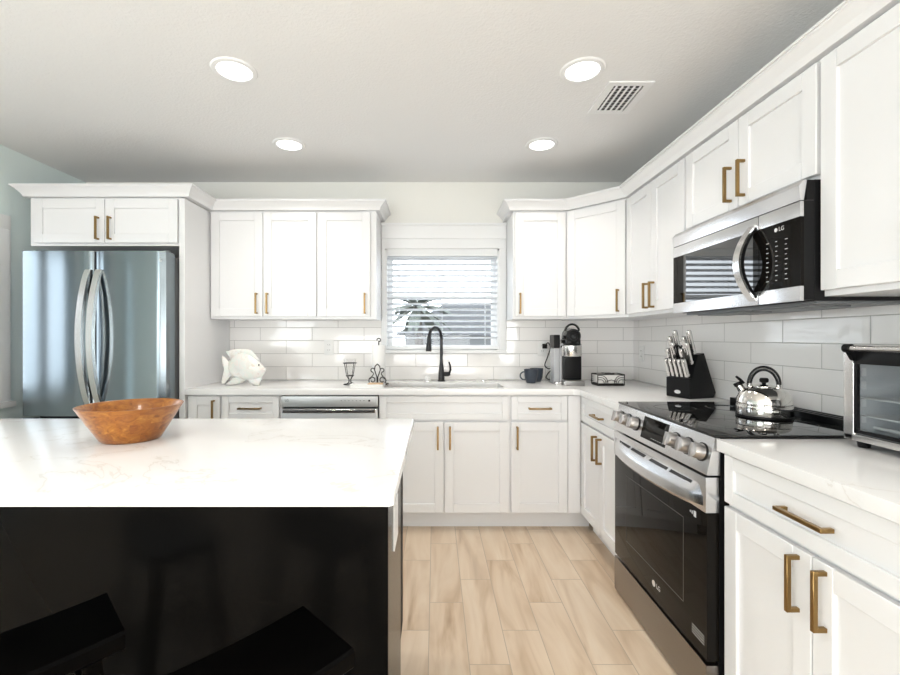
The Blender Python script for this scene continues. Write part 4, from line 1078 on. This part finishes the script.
for y in (TY1 - .040, TY0 + .10):
    MB().tube([(TX - .020, y - .008, TZ1 - .006), (TX - .020, y + .012, TZ1 - .006)], .0125, 20).prism([(TX - .028, TZ1 - .012), (TX - .014, TZ1 + .002), (TX - .002, TZ1 - .012), (TX - .002, TZ1 - .045), (TX - .012, TZ1 - .040)], y - .006, y + .006, 'y').build('handle_bracket', 'black_plastic', td)
for zz, nm in ((TZ0 + .125, 'wire_rack'), (TZ0 + .072, 'wire_rack')):
    rk = MB()
    for x in (TX + .035, TB - .03): rk.cyl((x, a + .004, zz), (x, b - .004, zz), .0026, 8)
    k2 = a + .012
    while k2 < b - .006:
        rk.cyl((TX + .035, k2, zz), (TB - .03, k2, zz), .0014, 6); k2 += .014
    rk.build(nm, 'rack', to)
he = MB()
for x in (TX + .08, TX + .17): he.cyl((x, a + .003, TZ0 + .034), (x, b - .003, TZ0 + .034), .005, 10)
he.build('heating_element', pbr('quartz_heating_tube', (.75, .74, .72), .3), to)
sp_ = MB()
for zz in (TZ0 + .05, TZ0 + .098, TZ0 + .150, TZ0 + .19): sp_.box(TX + .04, TX + .052, b - .006, b - .003, zz, zz + .024)
sp_.build('rack_slots', 'plate', to)
for x in (TX + .03, TB - .03):
    for y in (TY1 - .035, TY0 + .035): MB().lathe([(0, 0), (.014, 0), (.018, .020), (0, .020)], (x, y, .914), 18).build('foot', 'black_plastic', to)
for i, zz in enumerate((1.155, 1.085, 1.015)):
    MB().tube([(TX + .012, TY0 + .055, zz), (TX - .012, TY0 + .055, zz)], [.020, .018], 24).build('knob', 'black_plastic', to)

# ------------------------------------------------------------------ outside, seen through the blind
struct('ground_outside', MB().box(-14, 18, YB + .15, 40, -.6, -.5), 'ground', 'pale gravel yard beyond the window', 'ground')
hs = thing('neighbour_house', (1.0, 15, -.5), 'grey-roofed neighbouring house seen through the window blind', 'house')
MB().box(-.9, 3.4, 13.5, 18, -.5, 1.35).build('wall', 'stucco', hs)
MB().prism([(-1.2, 1.30), (3.7, 1.30), (2.2, 2.25), (.3, 2.25)], 13.1, 18.4, 'y').build('roof', 'roof', hs)
MB().box(.3, 1.0, 13.46, 13.5, .3, 1.0).build('window', 'grey_metal', hs)
def palm(x, y, h, label, rr=1.0):
    pt = thing('palm_tree', (x, y, -.5), label, 'tree')
    MB().tube([(x, y, -.5), (x + .05, y, h * .5), (x, y, h)], [.14 * rr, .11 * rr, .10 * rr], 12).build('trunk', 'bark', pt)
    fo = MB()
    for k in range(33):
        a = 2 * PI * k / 33 * 3.1; el = (.9, .35, -.15)[k % 3]; L = 1.0 * rr; secs = []
        for i in range(7):
            f = i / 6; r = L * f * math.cos(el * (1 - f)); z = h + L * (math.sin(el) * f - .55 * f * f)
            wd = .10 * rr * math.sin(PI * min(1, f * .92 + .08)) + .004
            c = Vector((x + r * math.cos(a), y + r * math.sin(a), z)); s2 = Vector((-math.sin(a), math.cos(a), 0)) * wd
            secs.append([tuple(c - s2 - Vector((0, 0, wd * .5))), tuple(c), tuple(c + s2 - Vector((0, 0, wd * .5))), tuple(c - Vector((0, 0, .012)))])
        fo.strip(secs)
    fo.build('fronds', 'frond', pt)
palm(-.45, 11.5, 2.0, 'grey-green palm tree seen through the window blind')
